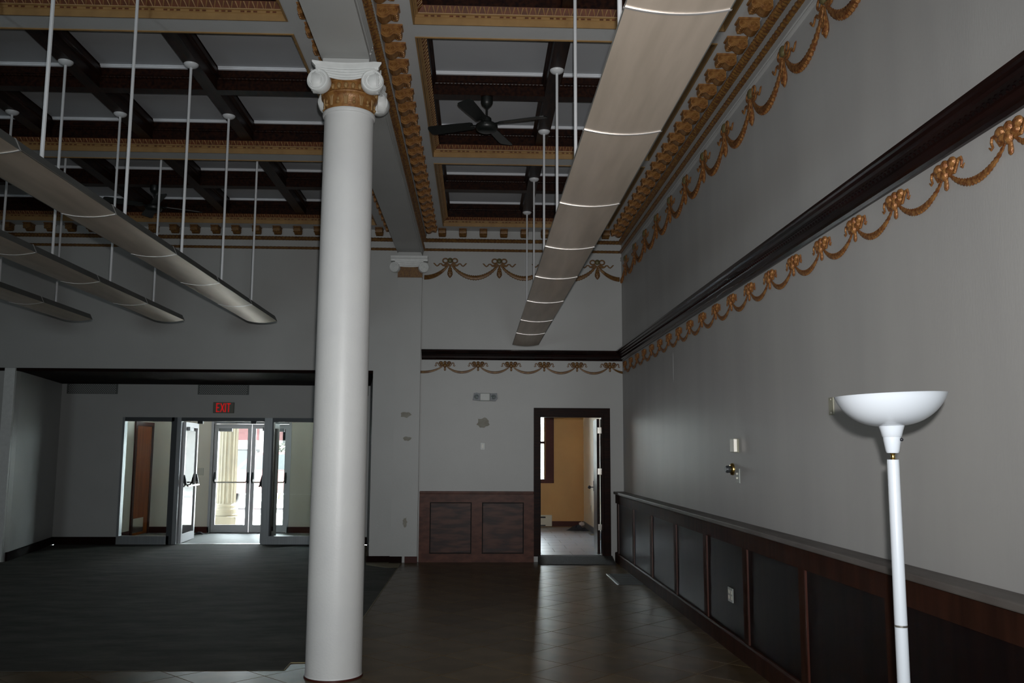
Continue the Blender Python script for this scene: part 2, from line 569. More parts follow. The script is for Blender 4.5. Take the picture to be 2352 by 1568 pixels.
# ------------------------------------------------------------------ coffered ceiling
ceiling = struct(B(XL - .1, XR + .1, YF - .1, YB + .1, 5.36, 5.5), 'ceiling', 'ceil')
rows = [(3.80, 6.79), (7.029, 10.008), (10.265, 13.181)]
bays = [(-.528, 1.975, BX1, XR, [.71]), (-7.20, -1.54, XL, BX0, [-2.645, -3.78, -4.905, -6.04])]
for (cx0, cx1, ox0, ox1, ybeams) in bays:
    so = MB()
    so.box(ox0, cx0, YF, YB, ZS, 5.36).box(cx1, ox1, YF, YB, ZS, 5.36)
    ys = [YF] + [y for r in rows for y in r] + [YB]
    for k in range(0, len(ys), 2):
        so.box(cx0, cx1, ys[k], ys[k + 1], ZS, 5.36)
    so.build('soffit', 'ceil', ceiling)
    for (y0, y1) in rows:
        MB().ring(cx0, cx1, y0, y1, [(-.010, ZS - .001), (-.010, ZS - .008), (.004, ZS - .010), (.004, ZS + .045), (.013, ZS + .05), (.013, ZS + .066), (.03, ZS + .07), (.032, ZS + .076)]).build('gilt_frame', 'gilt_tan', ceiling)
        MB().ring(cx0, cx1, y0, y1, [(.032, ZS + .076), (.07, ZS + .12)]).build('glazed_band', 'gilt_red', ceiling)
        eg, bd = MB(), MB()
        def along(side, t, ins, z, hw):
            """point on a side of the coffer: side 0 far, 1 left, 2 right"""
            if side == 0:
                return (t, y1 - ins, z)
            return ((cx0 + ins) if side == 1 else (cx1 - ins), t, z)
        for side in (0, 1, 2):
            a, b = (cx0 + .07, cx1 - .07) if side == 0 else (y0 + .07, y1 - .07)
            n = int((b - a) / .066)
            for k in range(n):
                t = a + (k + .5) * (b - a) / n
                h = .024
                for sgn in (-1, 1):
                    p0 = along(side, t + sgn * h, .066, ZS + .118, 0)
                    p1 = along(side, t + sgn * .006, .028, ZS + .075, 0)
                    eg.tube([p0, p1], [.006, .004], 4)
            n = int((b - a) / .05)
            for k in range(n):
                t = a + (k + .5) * (b - a) / n
                p = along(side, t, .006, ZS + .058, 0)
                if k % 4 == 3:
                    continue
                d = .015
                if side == 0:
                    bd.box(p[0] - d, p[0] + d, p[1] - .01, p[1] + .006, p[2] - .006, p[2] + .006)
                else:
                    bd.box(p[0] - .008, p[0] + .008, p[1] - d, p[1] + d, p[2] - .006, p[2] + .006)
        eg.build('leaf_and_dart_row', 'gilt_tan', ceiling, kind='stuff')
        bd.build('bead_row', 'gilt_red', ceiling, kind='stuff')
        ix0, ix1, iy0, iy1 = cx0 + .07, cx1 - .07, y0 + .07, y1 - .07
        ym = (y0 + y1) / 2 + .045
        hw = .065
        xs = [ix0] + sorted(ybeams) + [ix1]
        for x in ybeams:
            B(x - hw, x + hw, iy0, iy1, ZG, 5.36).build('beam', 'ceilwood', ceiling)
        for k in range(len(xs) - 1):
            xa = xs[k] + (hw if k else 0)
            xb = xs[k + 1] - (hw if k < len(xs) - 2 else 0)
            B(xa, xb, ym - hw, ym + hw, ZG, 5.36).build('beam', 'ceilwood', ceiling)
            for (ya, yb) in ((iy0, ym - hw), (ym + hw, iy1)):
                m = MB().ring(xa, xb, ya, yb, [(0, ZG), (.002, 5.215), (.016, 5.222), (.02, 5.232), (.034, 5.237), (.034, 5.247), (.012, 5.256), (.012, ZW)])
                n = int((xb - xa - .08) / .035)
                for q in range(n):
                    x = xa + .04 + (q + .5) * (xb - xa - .08) / n
                    m.box(x - .009, x + .009, yb - .030, yb - .012, 5.212, 5.226)
                m.build('cell_moulding', 'ceilwood', ceiling)
                MB().prism([(yb - .012, ZW), (yb - .034, ZW + .003), (yb - .034, ZW + .013), (yb - .046, ZW + .015), (yb - .046, ZP), (yb - .012, ZP)], 'x', xa + .012, xb - .012).build('crown_strip', 'crown', ceiling)
                B(xa + .01, xb - .01, ya + .01, yb - .01, ZP, ZP + .015).build('ceiling_panel', 'panel', ceiling)

bm_ = MB()
st = [(YF, 4.56, -1.2035, -.838), (6.5, 4.56, -1.2035, -.838), (YB, 4.636, BX0, BX1)]
vs = []
for y, z, a, b in st:
    vs += [(a, y, z), (b, y, z), (BX1, y, 5.36), (BX0, y, 5.36)]
fs = []
for j in (0, 1):
    for k in range(4):
        fs.append((j * 4 + k, j * 4 + (k + 1) % 4, j * 4 + 4 + (k + 1) % 4, j * 4 + 4 + k))
fs += [(3, 2, 1, 0), (8, 9, 10, 11)]
bm_.add(vs, fs).build('plastered_beam', 'wall', ceiling)

# ------------------------------------------------------------------ cornices with scroll brackets
def modillion_mesh():
    """scroll bracket: local x out from the wall, y along it, z down from the soffit"""
    mb = MB()
    W2 = .05
    prof = [(0, -.022), (.158, -.022), (.165, -.05), (.164, -.078), (.158, -.10), (.146, -.116), (.132, -.118), (.120, -.106), (.112, -.112), (.104, -.104), (.094, -.112), (.078, -.132), (.056, -.147), (.034, -.147), (.012, -.132), (0, -.11)]
    mb.prism(prof, 'y', -W2, W2)
    mb.prism([(-.002, 0), (.17, 0), (.172, -.008), (.166, -.022), (-.002, -.022)], 'y', -W2 - .008, W2 + .008)
    for s in (-1, 1):
        y = s * (W2 + .002)
        def spiral(cx, cz, r0, a0, turns, d):
            pts = []
            n = int(10 * turns)
            for i in range(n + 1):
                a = a0 + d * 2 * PI * turns * i / n
                r = r0 * (1 - .8 * i / n)
                pts.append((cx + r * math.cos(a), y, cz + r * math.sin(a)))
            return pts
        big = spiral(.042, -.075, .034, -.6, 1.7, 1)
        small = spiral(.138, -.056, .024, PI - .8, 1.3, -1)
        mb.tube([(.122, y, -.052), (.10, y, -.066), (.078, y, -.086), (.066, y, -.096)][::-1], .006, 4)
        mb.tube(big, .0075, 4)
        mb.tube(small, .007, 4)
        mb.tube([(.006, y, -.10), (.03, y, -.128), (.056, y, -.126), (.08, y, -.11), (.10, y, -.088)], .005, 4)
        mb.ball((.146, y, -.106), .011, (1, .6, 1), 6, 4)
        mb.ball((.126, y, -.108), .009, (1, .6, 1), 6, 4)
    for q in (-.03, 0, .03):
        mb.ball((.15, q, -.108), .013, (1, 1, 1.2), 6, 4)
    mb.v = [(x, y, z * .74) for x, y, z in mb.v]
    return mb.mesh('scroll_bracket', 'gilt')
MODI = modillion_mesh()
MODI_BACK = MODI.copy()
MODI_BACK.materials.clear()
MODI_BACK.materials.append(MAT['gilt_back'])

def rope(mb, p0, p1, out, up, r_out, r_up, pitch=.045):
    """a carved half-round band from p0 to p1 (repeating swellings)"""
    p0, p1, out, up = Vector(p0), Vector(p1), Vector(out), Vector(up)
    L = (p1 - p0).length
    n = max(4, int(L / pitch * 4))
    k = 6
    def fn(u, v):
        s = u * L
        a = PI * (v - .5)
        sw = 1 + .16 * math.sin(2 * PI * s / pitch)
        return p0 + (p1 - p0) * u + out * (r_out * sw * math.cos(a)) + up * (r_up * math.sin(a) * (1 + .06 * math.sin(2 * PI * s / pitch)))
    mb.grid(fn, n, k)

cornice_right = root('trim_1', (XR, 6, 4.6))
b = MB()
rope(b, (XR, YF + 6, 4.842), (XR, YB, 4.842), (-1, 0, 0), (0, 0, 1), .05, .034)
b.build('gilt_band', 'gilt_band', cornice_right, True)
b = MB()
rope(b, (XR, YF + 6, 4.692), (XR, YB, 4.692), (-1, 0, 0), (0, 0, 1), .034, .024, .06)
b.build('gilt_band', 'gilt_band', cornice_right, True)
MB().prism([(XR, 4.545), (XR - .014, 4.55), (XR - .02, 4.562), (XR - .014, 4.574), (XR - .008, 4.580), (XR - .016, 4.59), (XR - .016, 4.602), (XR, 4.606)], 'y', YF, YB).build('fillet', 'wall_r', cornice_right)
k = 0
y = 6.252 + .05 - .3185 * 6
while y < YB - .15:
    put(MODI, 'scroll_bracket', cornice_right, (XR - .02, y, ZS), PI)
    y += .3185

cornice_beam = root('trim_2', (BX1, 6, 4.6))
XBm = BX1 + .01
for x0, y0, x1, y1 in ((-.838, 1.0, -.838, 6.5), (-.838, 6.5, BX1, YB)):
    d = .02
    mb = MB()
    for q, zz in ((.010, 4.600), (.016, 4.625), (.022, 4.65)):
        mb.tube([(x0 + q - .008, y0, zz), (x1 + q - .006, y1, zz + .012)], .011, 6)
    mb.build('fillet', 'wall', cornice_beam, True)
b = MB()
rope(b, (-.85, 1.0, 4.692), (BX1, YB, 4.692), (1, 0, 0), (0, 0, 1), .045, .026, .06)
b.build('gilt_band', 'gilt_band', cornice_beam, True)
b = MB()
rope(b, (-.86, 1.0, 4.842), (BX1, YB, 4.842), (1, 0, 0), (0, 0, 1), .06, .034)
b.build('gilt_band', 'gilt_band', cornice_beam, True)
B(BX1 - .005, BX1 + .066, YF, YB, 4.90, ZS).build('bed_mould', 'wall', cornice_beam)
y = 6.498 + .05 - .318 * 6
while y < YB - .15:
    put(MODI, 'scroll_bracket', cornice_beam, (BX1 + .066, y, ZS))
    y += .318

cornice_beam_left = root('trim_3', (BX0, 6, 4.6))
b = MB()
rope(b, (BX0, 1.0, 4.842), (BX0, YB, 4.842), (-1, 0, 0), (0, 0, 1), .05, .034)
b.build('gilt_band', 'gilt_band', cornice_beam_left, True)
y = 6.498 + .05 - .318 * 6
while y < YB - .15:
    put(MODI, 'scroll_bracket', cornice_beam_left, (BX0, y, ZS), PI)
    y += .318

cornice_back = root('trim_4', (.7, YB, 4.6))
cornice_back_left = root('trim_5', (-4, YB, 4.6))
for rt, xa, xb, x0, dx, n in ((cornice_back, BX1, XR, -.553, .315, 9), (cornice_back_left, XL, BX0, -1.514, -.309, 19)):
    for zz, ro, ru, pt in ((4.842, .05, .030, .05), (4.694, .034, .021, .06)):
        b = MB()
        rope(b, (xa, YB, zz), (xb, YB, zz), (0, -1, 0), (0, 0, 1), ro, ru, pt)
        b.build('gilt_band', 'gilt_back', rt, True)
    for k in range(n):
        x = x0 + dx * k
        if xa + .1 < x < xb - .05:
            put(MODI_BACK, 'scroll_bracket', rt, (x, YB, ZS), -PI / 2)

# ------------------------------------------------------------------ plaster garlands on the walls
def swag_mb(span, drop, thick, t0=0.0, t1=1.0, out=.022):
    """hanging garland from -span/2 to span/2, z relative to the bow; local y = -out of wall"""
    mb = MB()
    n = 40
    pts, rs = [], []
    for i in range(n + 1):
        t = t0 + (t1 - t0) * i / n
        x = (t - .5) * span
        z = -drop * (1 - (2 * t - 1) ** 2) ** .85
        pts.append((x, -.012, z))
        bump = 1 + .15 * (1 if i % 2 else -1)
        rs.append(thick * (.32 + .68 * math.sin(PI * min(max(t, .02), .98)) ** .8) * bump)
    mb.tube(pts, rs, 8, flat=.55, flat_axis=(0, 1, 0))
    return mb
def bow_mb(upper):
    mb = MB()
    if upper:
        for s in (-1, 1):
            loop = [(s * (.072 + .040 * math.cos(a)), -.014, .018 + .034 * math.sin(a)) for a in [2 * PI * i / 14 for i in range(14)]]
            mb.tube(loop, .0115, 6, .7, (0, 1, 0), closed=True)
            rib = [(s * x, -.012, z) for x, z in ((.03, -.045), (.07, -.062), (.11, -.055), (.135, -.03), (.16, -.03), (.18, -.055), (.20, -.066), (.222, -.05), (.24, -.028), (.258, -.022))]
            mb.tube(rib, [.013, .014, .013, .011, .010, .010, .010, .010, .010, .004], 6, .7, (0, 1, 0))
            mb.tube([(s * .02, -.012, -.03), (s * .06, -.012, -.035), (s * .105, -.012, -.05)], [.016, .014, .008], 6, .7, (0, 1, 0))
    else:
        for s in (-1, 1):
            mb.ball((s * .062, -.014, .012), .032, (1.0, .6, .8), 8, 6)
            mb.ball((s * .045, -.016, -.018), .028, (1.1, .6, .7), 8, 6)
            rib = [(s * x, -.010, z) for x, z in ((.04, -.035), (.075, -.040), (.095, -.012), (.112, .012), (.13, .012), (.138, -.008), (.128, -.032), (.14, -.038), (.158, -.024))]
            mb.tube(rib, [.010, .009, .009, .010, .009, .008, .007, .007, .003], 6, .7, (0, 1, 0))
        mb.ball((0, -.018, -.03), .030, (.9, .6, 1.1), 8, 6)
        mb.ball((0, -.016, .014), .026, (1, .7, 1), 8, 6)
    return mb
def pendant_mb(upper):
    mb = MB()
    if upper:
        mb.tube([(0, -.012, z) for z in (-.04, -.08, -.12, -.165, -.20, -.232, -.25)], [.010, .016, .028, .040, .040, .022, .004], 8, .5, (0, 1, 0))
        for z in (-.12, -.16, -.20):
            for s in (-1, 1):
                mb.ball((s * .018, -.024, z), .014, (1, .6, 1.4), 6, 4)
    else:
        mb.tube([(0, -.012, z) for z in (-.04, -.06, -.085, -.10, -.108)], [.012, .013, .016, .014, .005], 8, .6, (0, 1, 0))
    return mb
UP, LP_ = .7706, .5116
def recolor(me, m):
    c = me.copy()
    c.materials.clear()
    c.materials.append(MAT[m])
    return c
g_up = dict(bow=bow_mb(True).mesh('bow', 'garland', smooth=True), knob=MB().ball((0, -.018, .022), .042, (1, .6, 1), 10, 8).mesh('knob', 'knob', smooth=True),
            swag=swag_mb(UP - .05, .215, .036).mesh('swag', 'garland', smooth=True), pendant=pendant_mb(True).mesh('pendant', 'garland', smooth=True))
g_lo = dict(bow=bow_mb(False).mesh('bow', 'garland', smooth=True), swag=swag_mb(LP_ - .05, .10, .019).mesh('swag', 'garland', smooth=True), pendant=pendant_mb(False).mesh('pendant', 'garland', smooth=True))
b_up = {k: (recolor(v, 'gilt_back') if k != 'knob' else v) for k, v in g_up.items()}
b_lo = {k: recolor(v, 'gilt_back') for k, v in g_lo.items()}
def row(parent, pts, z, rz, g, step):
    """pts: (x, y) of every bow; step: vector from one bow to the middle of the following swag"""
    for (x, y) in pts:
        for nm in ('bow', 'knob', 'pendant'):
            if nm in g:
                put(g[nm], nm, parent, (x, y, z), rz)
        if step:
            put(g['swag'], 'swag', parent, (x + step[0], y + step[1], z - .03), rz)
row(wall_right, [(XR, 13.033 - UP * k) for k in range(14)], 4.475, -PI / 2, g_up, (0, -UP / 2))
row(wall_right, [(XR, 13.211 - LP_ * k) for k in range(21)], 2.932, -PI / 2, g_lo, (0, -LP_ / 2))
row(wall_back, [(-.429 + .757 * k, YB) for k in range(4)], 4.505, 0, b_up, None)
for k in range(3):
    o = put(b_up['swag'], 'swag', wall_back, (-.429 + .757 * (k + .5), YB, 4.475))
row(wall_back, [(-.487 + .502 * k, YB) for k in range(6)], 2.935, 0, b_lo, None)
for k in range(5):
    put(b_lo['swag'], 'swag', wall_back, (-.487 + .502 * (k + .5), YB, 2.905))
put(swag_mb(UP - .05, .215, .036, .48, 1).mesh('swag', 'gilt_back', smooth=True), 'swag', wall_back, (-.429 - .757 / 2, YB, 4.475))
put(swag_mb(UP - .05, .215, .036, 0, .47).mesh('swag', 'gilt_back', smooth=True), 'swag', wall_back, (1.848 + .757 / 2 - .02, YB, 4.475))
put(swag_mb(.62, .10, .019, .42, 1).mesh('swag', 'gilt_back', smooth=True), 'swag', wall_back, (-.487 - .335, YB, 2.905))
put(swag_mb(.46, .09, .019, 0, .4).mesh('swag', 'gilt_back', smooth=True), 'swag', wall_back, (2.023 + .25, YB, 2.905))
put(swag_mb(.46, .09, .019, 0, .4).mesh('swag', 'garland', smooth=True), 'swag', wall_right, (XR, 13.211 + .25, 2.905), PI / 2 * -1)
put(swag_mb(UP - .05, .215, .036, .5, 1).mesh('swag', 'garland', smooth=True), 'swag', wall_right, (XR, 13.033 + UP / 2 + .02, 4.445), -PI / 2)

# ------------------------------------------------------------------ dark picture rails
def rail_prof(s):
    return [(0, 2.993), (.020, 2.993), (.028, 3.012), (.046, 3.022), (.052, 3.05), (.062, 3.056), (.068, 3.076), (.088, 3.086), (.094, 3.102), (.112, 3.112), (.117, 3.124), (.117, 3.142), (0, 3.15)]
pr_right = struct(MB().prism([(XR - d, z) for d, z in rail_prof(0)], 'y', YF, YB - .115), 'trim_6', 'rail')
b = MB()
y = .6
while y < YB - .2:
    b.ball((XR - .064, y, 3.064), .009, nu=6, nv=4)
    y += .046
b.build('bead_row', 'rail', pr_right, kind='stuff')
pr_back = struct(MB().prism([(YB - d, z) for d, z in rail_prof(0)], 'x', BX1 + .02, XR - .001), 'trim_7', 'rail')

# ------------------------------------------------------------------ wainscot on the right wall
XP = 2.102
wains = root('trim_8', (XR, 6, 0))
MB().prism([(XR, 0), (2.075, 0), (2.075, .13), (2.085, .145), (XR, .145)], 'y', YF, YB).build('base_board', 'dado_frame', wains)
B(2.088, XR, YF, YB, .862, .995).build('top_rail', 'dado_frame', wains)
bevel(B(2.055, XR, YF, YB - .02, .995, 1.033).build('cap', 'dado_cap', wains), .008, 2)
stY = [13.251, 11.96, 10.735, 9.43, 8.185, 6.965, 5.735, 4.50, 3.27, 2.04, .81, -.42, -1.65]
for k, y in enumerate(stY):
    B(2.088, XR, y, y + .105, .145, .862).build('stile', 'dado_frame', wains)
    B(2.089, XP, y - .012, y, .145, .862).build('stile_edge', 'dado_red', wains)
    y2 = stY[k + 1] + .105 if k + 1 < len(stY) else YF
    B(XP, XR, y2, y - .012, .145, .862).build('panel', 'dado', wains)
# wainscot on the back wall
wb2 = root('trim_9', (0, YB, 0))
B(-.835, .862, YB - .05, YB, 0, .123).build('base_board', 'bdado', wb2)
B(-.835, .862, YB - .045, YB, .869, .99).build('top_rail', 'bdado', wb2)
bevel(B(-.835, .862, YB - .06, YB, .99, 1.03).build('cap', 'bdado', wb2), .008, 2)
for a, c in ((-.835, -.679), (-.061, .093), (.713, .862)):
    B(a, c, YB - .045, YB, .123, .869).build('stile', 'bdado', wb2)
for a, c in ((-.679, -.061), (.093, .713)):
    B(a, c, YB - .018, YB, .123, .869).build('groove', 'dark', wb2)
    bevel(B(a + .012, c - .012, YB - .033, YB - .018, .135, .857).build('panel', 'bpanel', wb2), .004)
# baseboards at the pier
bb = struct(B(-1.60, -1.262, YB - .025, YB, 0, .085), 'baseboard_back', 'base')
B(-1.262, -1.075, YB - .105, YB - .08, 0, .088).build('board', 'base', bb)
B(-1.035, -.85, YB - .105, YB - .08, 0, .088).build('board', 'redtrim', bb)

# ------------------------------------------------------------------ ionic parts
def volute(mb, cx, cy, cz, R, normal, thick, hand):
    nrm = Vector((normal[0], normal[1], 0)).normalized()
    side = Vector((-nrm.y, nrm.x, 0))
    c = Vector((cx, cy, cz))
    n = 28
    def P(r, a, d):
        return c + side * (r * math.cos(a)) + Vector((0, 0, r * math.sin(a))) + nrm * d
    rings = [(R * .98, -thick / 2), (R, -thick / 2 + .012), (R, thick / 2 - .010), (R * .95, thick / 2 - .004), (R * .9, thick / 2 - .007), (R * .2, thick / 2 - .004), (R * .12, thick / 2 + .008)]
    vs, fs = [], []
    for r, d in rings:
        vs += [P(r, 2 * PI * i / n, d) for i in range(n)]
    for j in range(len(rings) - 1):
        for i in range(n):
            fs.append((j * n + i, j * n + (i + 1) % n, (j + 1) * n + (i + 1) % n, (j + 1) * n + i))
    fs.append(tuple(range(n)))
    fs.append(tuple((len(rings) - 1) * n + i for i in range(n)))
    mb.add(vs, fs)
    for ph, rr in ((0, .007),):
        pts = []
        for i in range(64):
            t = i / 63
            a = PI / 2 + hand * 2 * PI * (2.6 * t + ph * .5)
            pts.append(P(R * (.90 - .74 * t), a, thick / 2))
        mb.tube(pts, [rr * (1.15 - .6 * i / 63) for i in range(64)], 6, flat_axis=tuple(nrm))

# ------------------------------------------------------------------ the white column
CX, CY = -1.0107, 6.704
col = thing('column', 'tall round white column with gilded ionic capital standing on the brown tiles', 'column', (CX, CY, 0))
prof = [(.206, 0), (.204, .012), (.2015, .02)]
for i in range(21):
    t = i / 20
    prof.append((.201 - .013 * t ** 1.4, .02 + 4.12 * t))
prof += [(.190, 4.15), (.199, 4.155), (.203, 4.168), (.199, 4.182), (.188, 4.188)]
MB().lathe(prof, CX, CY, 56).build('shaft', 'white', col, True)
MB().lathe([(.2105, 0), (.209, .009), (.204, .012)], CX, CY, 56).build('base_ring', 'redtrim', col, True)
nk = MB().lathe([(.186, 4.186), (.188, 4.20), (.190, 4.262), (.204, 4.292), (.213, 4.298), (.215, 4.308), (.205, 4.316)], CX, CY, 56)
neck = nk.build('necking', 'gilt', col, True)
lf = MB()
for k in range(20):
    a = 2 * PI * k / 20
    if k % 2:
        for s in (-.055, -.02, .02, .055):
            lf.tube([(CX + .190 * math.cos(a + s * .6), CY + .190 * math.sin(a + s * .6), 4.205), (CX + .193 * math.cos(a + s), CY + .193 * math.sin(a + s), 4.255), (CX + .198 * math.cos(a + s * 1.9), CY + .198 * math.sin(a + s * 1.9), 4.285)], [.006, .006, .003], 5)
    else:
        lf.ball((CX + .191 * math.cos(a), CY + .191 * math.sin(a), 4.222), .016, (1, 1, .8), 8, 5)
        lf.ball((CX + .191 * math.cos(a), CY + .191 * math.sin(a), 4.25), .010, (1, 1, 1.6), 8, 5)
lf.build('carved_leaves', 'gilt_tan', neck, True)
MB().lathe([(.205, 4.316), (.198, 4.322), (.200, 4.368), (.216, 4.38), (.218, 4.388), (.20, 4.395), (.19, 4.46)], CX, CY, 56).build('echinus', 'gilt', col, True)
eb = MB()
for k in range(24):
    a = 2 * PI * k / 24
    eb.ball((CX + .204 * math.cos(a), CY + .204 * math.sin(a), 4.345), .0225, (.75, .75, 1.1), 8, 6)
eb.build('egg_row', 'gilt_tan', col, True)
for sx in (-1, 1):
    for sy in (-1, 1):
        v = MB()
        volute(v, CX + sx * .200, CY + sy * .222, 4.362, .085, (sx * .16, sy), .08, sx * sy)
        volute(v, CX + sx * .222, CY + sy * .200, 4.362, .082, (sx, sy * .16), .06, -sx * sy)
        v.build('volute', 'plaster', col, True)
for k in range(4):
    rot = Matrix.Rotation(k * PI / 2, 3, 'Z')
    ch = MB()
    def fn(u, v):
        x = (u - .5) * .44
        e = abs(u - .5) * 2
        z = 4.462 - v * (.085 - .045 * e ** 2)
        yy = -.222 - .035 * e ** 2 - .010 * abs(math.sin(v * PI * 4.0))
        p = rot @ Vector((x, yy, 0))
        return (CX + p.x, CY + p.y, z)
    ch.grid(fn, 16, 24)
    ch.build('channel_band', 'plaster', col, True)
ab = MB()
lev = [(4.452, .228), (4.462, .244), (4.478, .244), (4.484, .252), (4.50, .268), (4.512, .268), (4.516, .255)]
N8 = 13
vs, fs = [], []
for z, hw in lev:
    ringp = []
    for k in range(4):
        rot = Matrix.Rotation(k * PI / 2, 3, 'Z')
        for i in range(N8):
            u = -1 + 2 * i / N8
            cxx = u * hw * .93
            cyy = -hw + .04 * (1 - u * u)
            p = rot @ Vector((cxx, cyy, 0))
            ringp.append((CX + p.x, CY + p.y, z))
    vs += ringp
nn = 4 * N8
for j in range(len(lev) - 1):
    for i in range(nn):
        fs.append((j * nn + i, j * nn + (i + 1) % nn, (j + 1) * nn + (i + 1) % nn, (j + 1) * nn + i))
fs.append(tuple(range(nn)))
fs.append(tuple((len(lev) - 1) * nn + i for i in range(nn)))
ab.add(vs, fs).build('abacus', 'plaster', col, True)
B(CX - .18, CX + .168, CY - .2, CY + .2, 4.514, 4.558).build('impost_block', 'wall', col)

# ------------------------------------------------------------------ pilaster on the back wall
PX0, PX1 = -1.25, -.857
PY = YB - .08
pil = thing('pilaster', 'flat grey pilaster with small white ionic capital on the back wall', 'pilaster', ((PX0 + PX1) / 2, YB, 0))
pil_s = MB().add([(PX0, PY, 0), (PX1, PY, 0), (PX1 + .005, PY, 4.24), (PX0 + .035, PY, 4.24), (PX0, YB, 0), (PX1, YB, 0), (PX1 + .005, YB, 4.24), (PX0 + .035, YB, 4.24)],
         [(0, 1, 2, 3), (4, 7, 6, 5), (0, 4, 5, 1), (1, 5, 6, 2), (2, 6, 7, 3), (3, 7, 4, 0)]).build('shaft', 'wall', pil)
for i, (x, z, rx, rz) in enumerate(((-1.06, 2.155, .085, .045), (-1.03, 1.80, .075, .035), (-1.04, .58, .035, .075))):
    MB().prism(blob(x, z, rx, rz, 20 + i), 'y', PY - .0015, PY + .001).build('filler_patch', 'patch', pil)
B(PX0 + .03, PX1 + .01, PY - .012, YB, 4.24, 4.43).build('necking', 'gilt_back', pil)
b = MB()
for k in range(9):
    b.ball((PX0 + .07 + k * .036, PY - .012, 4.405), .014, (.8, .6, 1.1), 6, 5)
for k in range(11):
    b.box(PX0 + .045 + k * .031, PX0 + .058 + k * .031, PY - .018, PY - .01, 4.26, 4.37)
b.build('egg_row', 'gilt_band', pil)
for s, x in ((-1, -1.262), (1, -.828)):
    v = MB()
    volute(v, x, PY - .045, 4.385, .078, (s * .25, -1), .09, -s)
    v.build('volute', 'plaster', pil, True)
ch = MB()
def fn(u, v):
    x = -1.262 + u * .434
    e = abs(u - .5) * 2
    return (x, PY - .05 - .02 * e * e - .006 * abs(math.sin(v * PI * 3)), 4.50 - .10 * v + .014 * e * e - .01)
ch.grid(fn, 16, 18)
ch.build('channel_band', 'plaster', pil, True)
MB().prism([(YB, 4.485), (PY - .06, 4.485), (PY - .065, 4.51), (PY - .09, 4.53), (PY - .09, 4.56), (YB, 4.575)], 'x', -1.325, -.765).build('abacus', 'plaster', pil)
B(PX0 + .03, PX1, PY, YB, 4.574, 4.634).build('impost_block', 'wall', pil)

# ------------------------------------------------------------------ pendant light fixtures
def fixture(name, label, x, half, y_first, joints, rods, rodx):
    t = thing(name, label, 'light fixture', (x, joints[-1], 3.2), None)
    zs_, sag, hgt = 3.2, .024, .062
    ys = [y_first] + joints
    n = 12
    def arc(i, grow=0.0):
        u = -1 + 2 * i / n
        return (x + u * (half + grow), zs_ - sag * (1 - u * u) - grow)
    for k in range(len(ys) - 1):
        a, c = ys[k] + .004, ys[k + 1] - .004
        pts = [arc(i) for i in range(n + 1)]
        dz = random.uniform(-.004, .004)
        body = MB()
        body.grid(lambda u, v: (arc(round(u * n))[0], a + (c - a) * v, arc(round(u * n))[1] + dz * (1 - v)), n, 1)
        body.build('light_panel', 'fixture', t, True)
        sd = MB()
        for s in (-1, 1):
            xx = x + s * half
            sd.prism([(xx, zs_ - .001), (xx - s * .03, zs_ + hgt), (xx - s * .036, zs_ + hgt), (xx - s * .006, zs_ - .001)], 'y', a, c)
        sd.box(x - half + .036, x + half - .036, a, c, zs_ + hgt - .006, zs_ + hgt)
        sd.build('housing', 'fixture_side', t)
    for k, y in enumerate(joints):
        last = k == len(joints) - 1
        wd = .006
        prof = [arc(i, .003) for i in range(n + 1)]
        inner = [arc(i, -.001) for i in range(n + 1)][::-1]
        MB().prism(prof + inner, 'y', y - wd, y + (wd if not last else 0)).build('end_band' if last else 'joint_band', 'fixture_side' if last else 'band', t)
        if not last:
            for s in (-1, 1):
                xx = x + s * (half + .003)
                MB().prism([(xx, zs_ - .004), (xx - s * .032, zs_ + hgt + .004), (xx - s * .038, zs_ + hgt + .004), (xx - s * .006, zs_ - .004)], 'y', y - wd, y + wd).build('joint_clip', 'band', t)
    for y in rods:
        r = MB().tube([(rodx, y, zs_ + hgt - .006), (rodx, y, ZG - .01)], .0125, 8).build('rod', 'rod', t, True)
        MB().lathe([(.012, ZG - .036), (.03, ZG - .034), (.052, ZG - .024), (.064, ZG - .010), (.066, ZG + .001)], rodx, y, 20).build('canopy', 'rod', r, True)
    return t
jl = [4.755, 6.05, 7.29, 8.53, 9.78, 11.03]
rl = [5.334, 6.621, 7.92, 9.18, 10.42]
for nm, x in (('first', -2.66), ('second', -3.79), ('third', -4.905), ('fourth', -6.035)):
    desc = {'first': 'long metal pendant light nearest the white column, hung over the carpet on white rods',
            'second': 'second long metal pendant light counting left from the white column',
            'third': 'third long metal pendant light counting left from the white column',
            'fourth': 'farthest left metal pendant light, only its far tip showing by the left wall'}[nm]
    fixture('pendant_light', desc, x, .185, 2.25, [3.5] + jl, rl, x + .013)
fixture('pendant_light', 'long metal pendant light on the right hanging under the fan bay beside the right wall', .7175, .197, .55,
        [1.80, 3.049, 4.289, 5.604, 6.827, 8.022, 9.335, 10.703, 11.885, 13.19], [4.305, 6.353, 7.88, 9.465, 11.19, 12.80], .714)

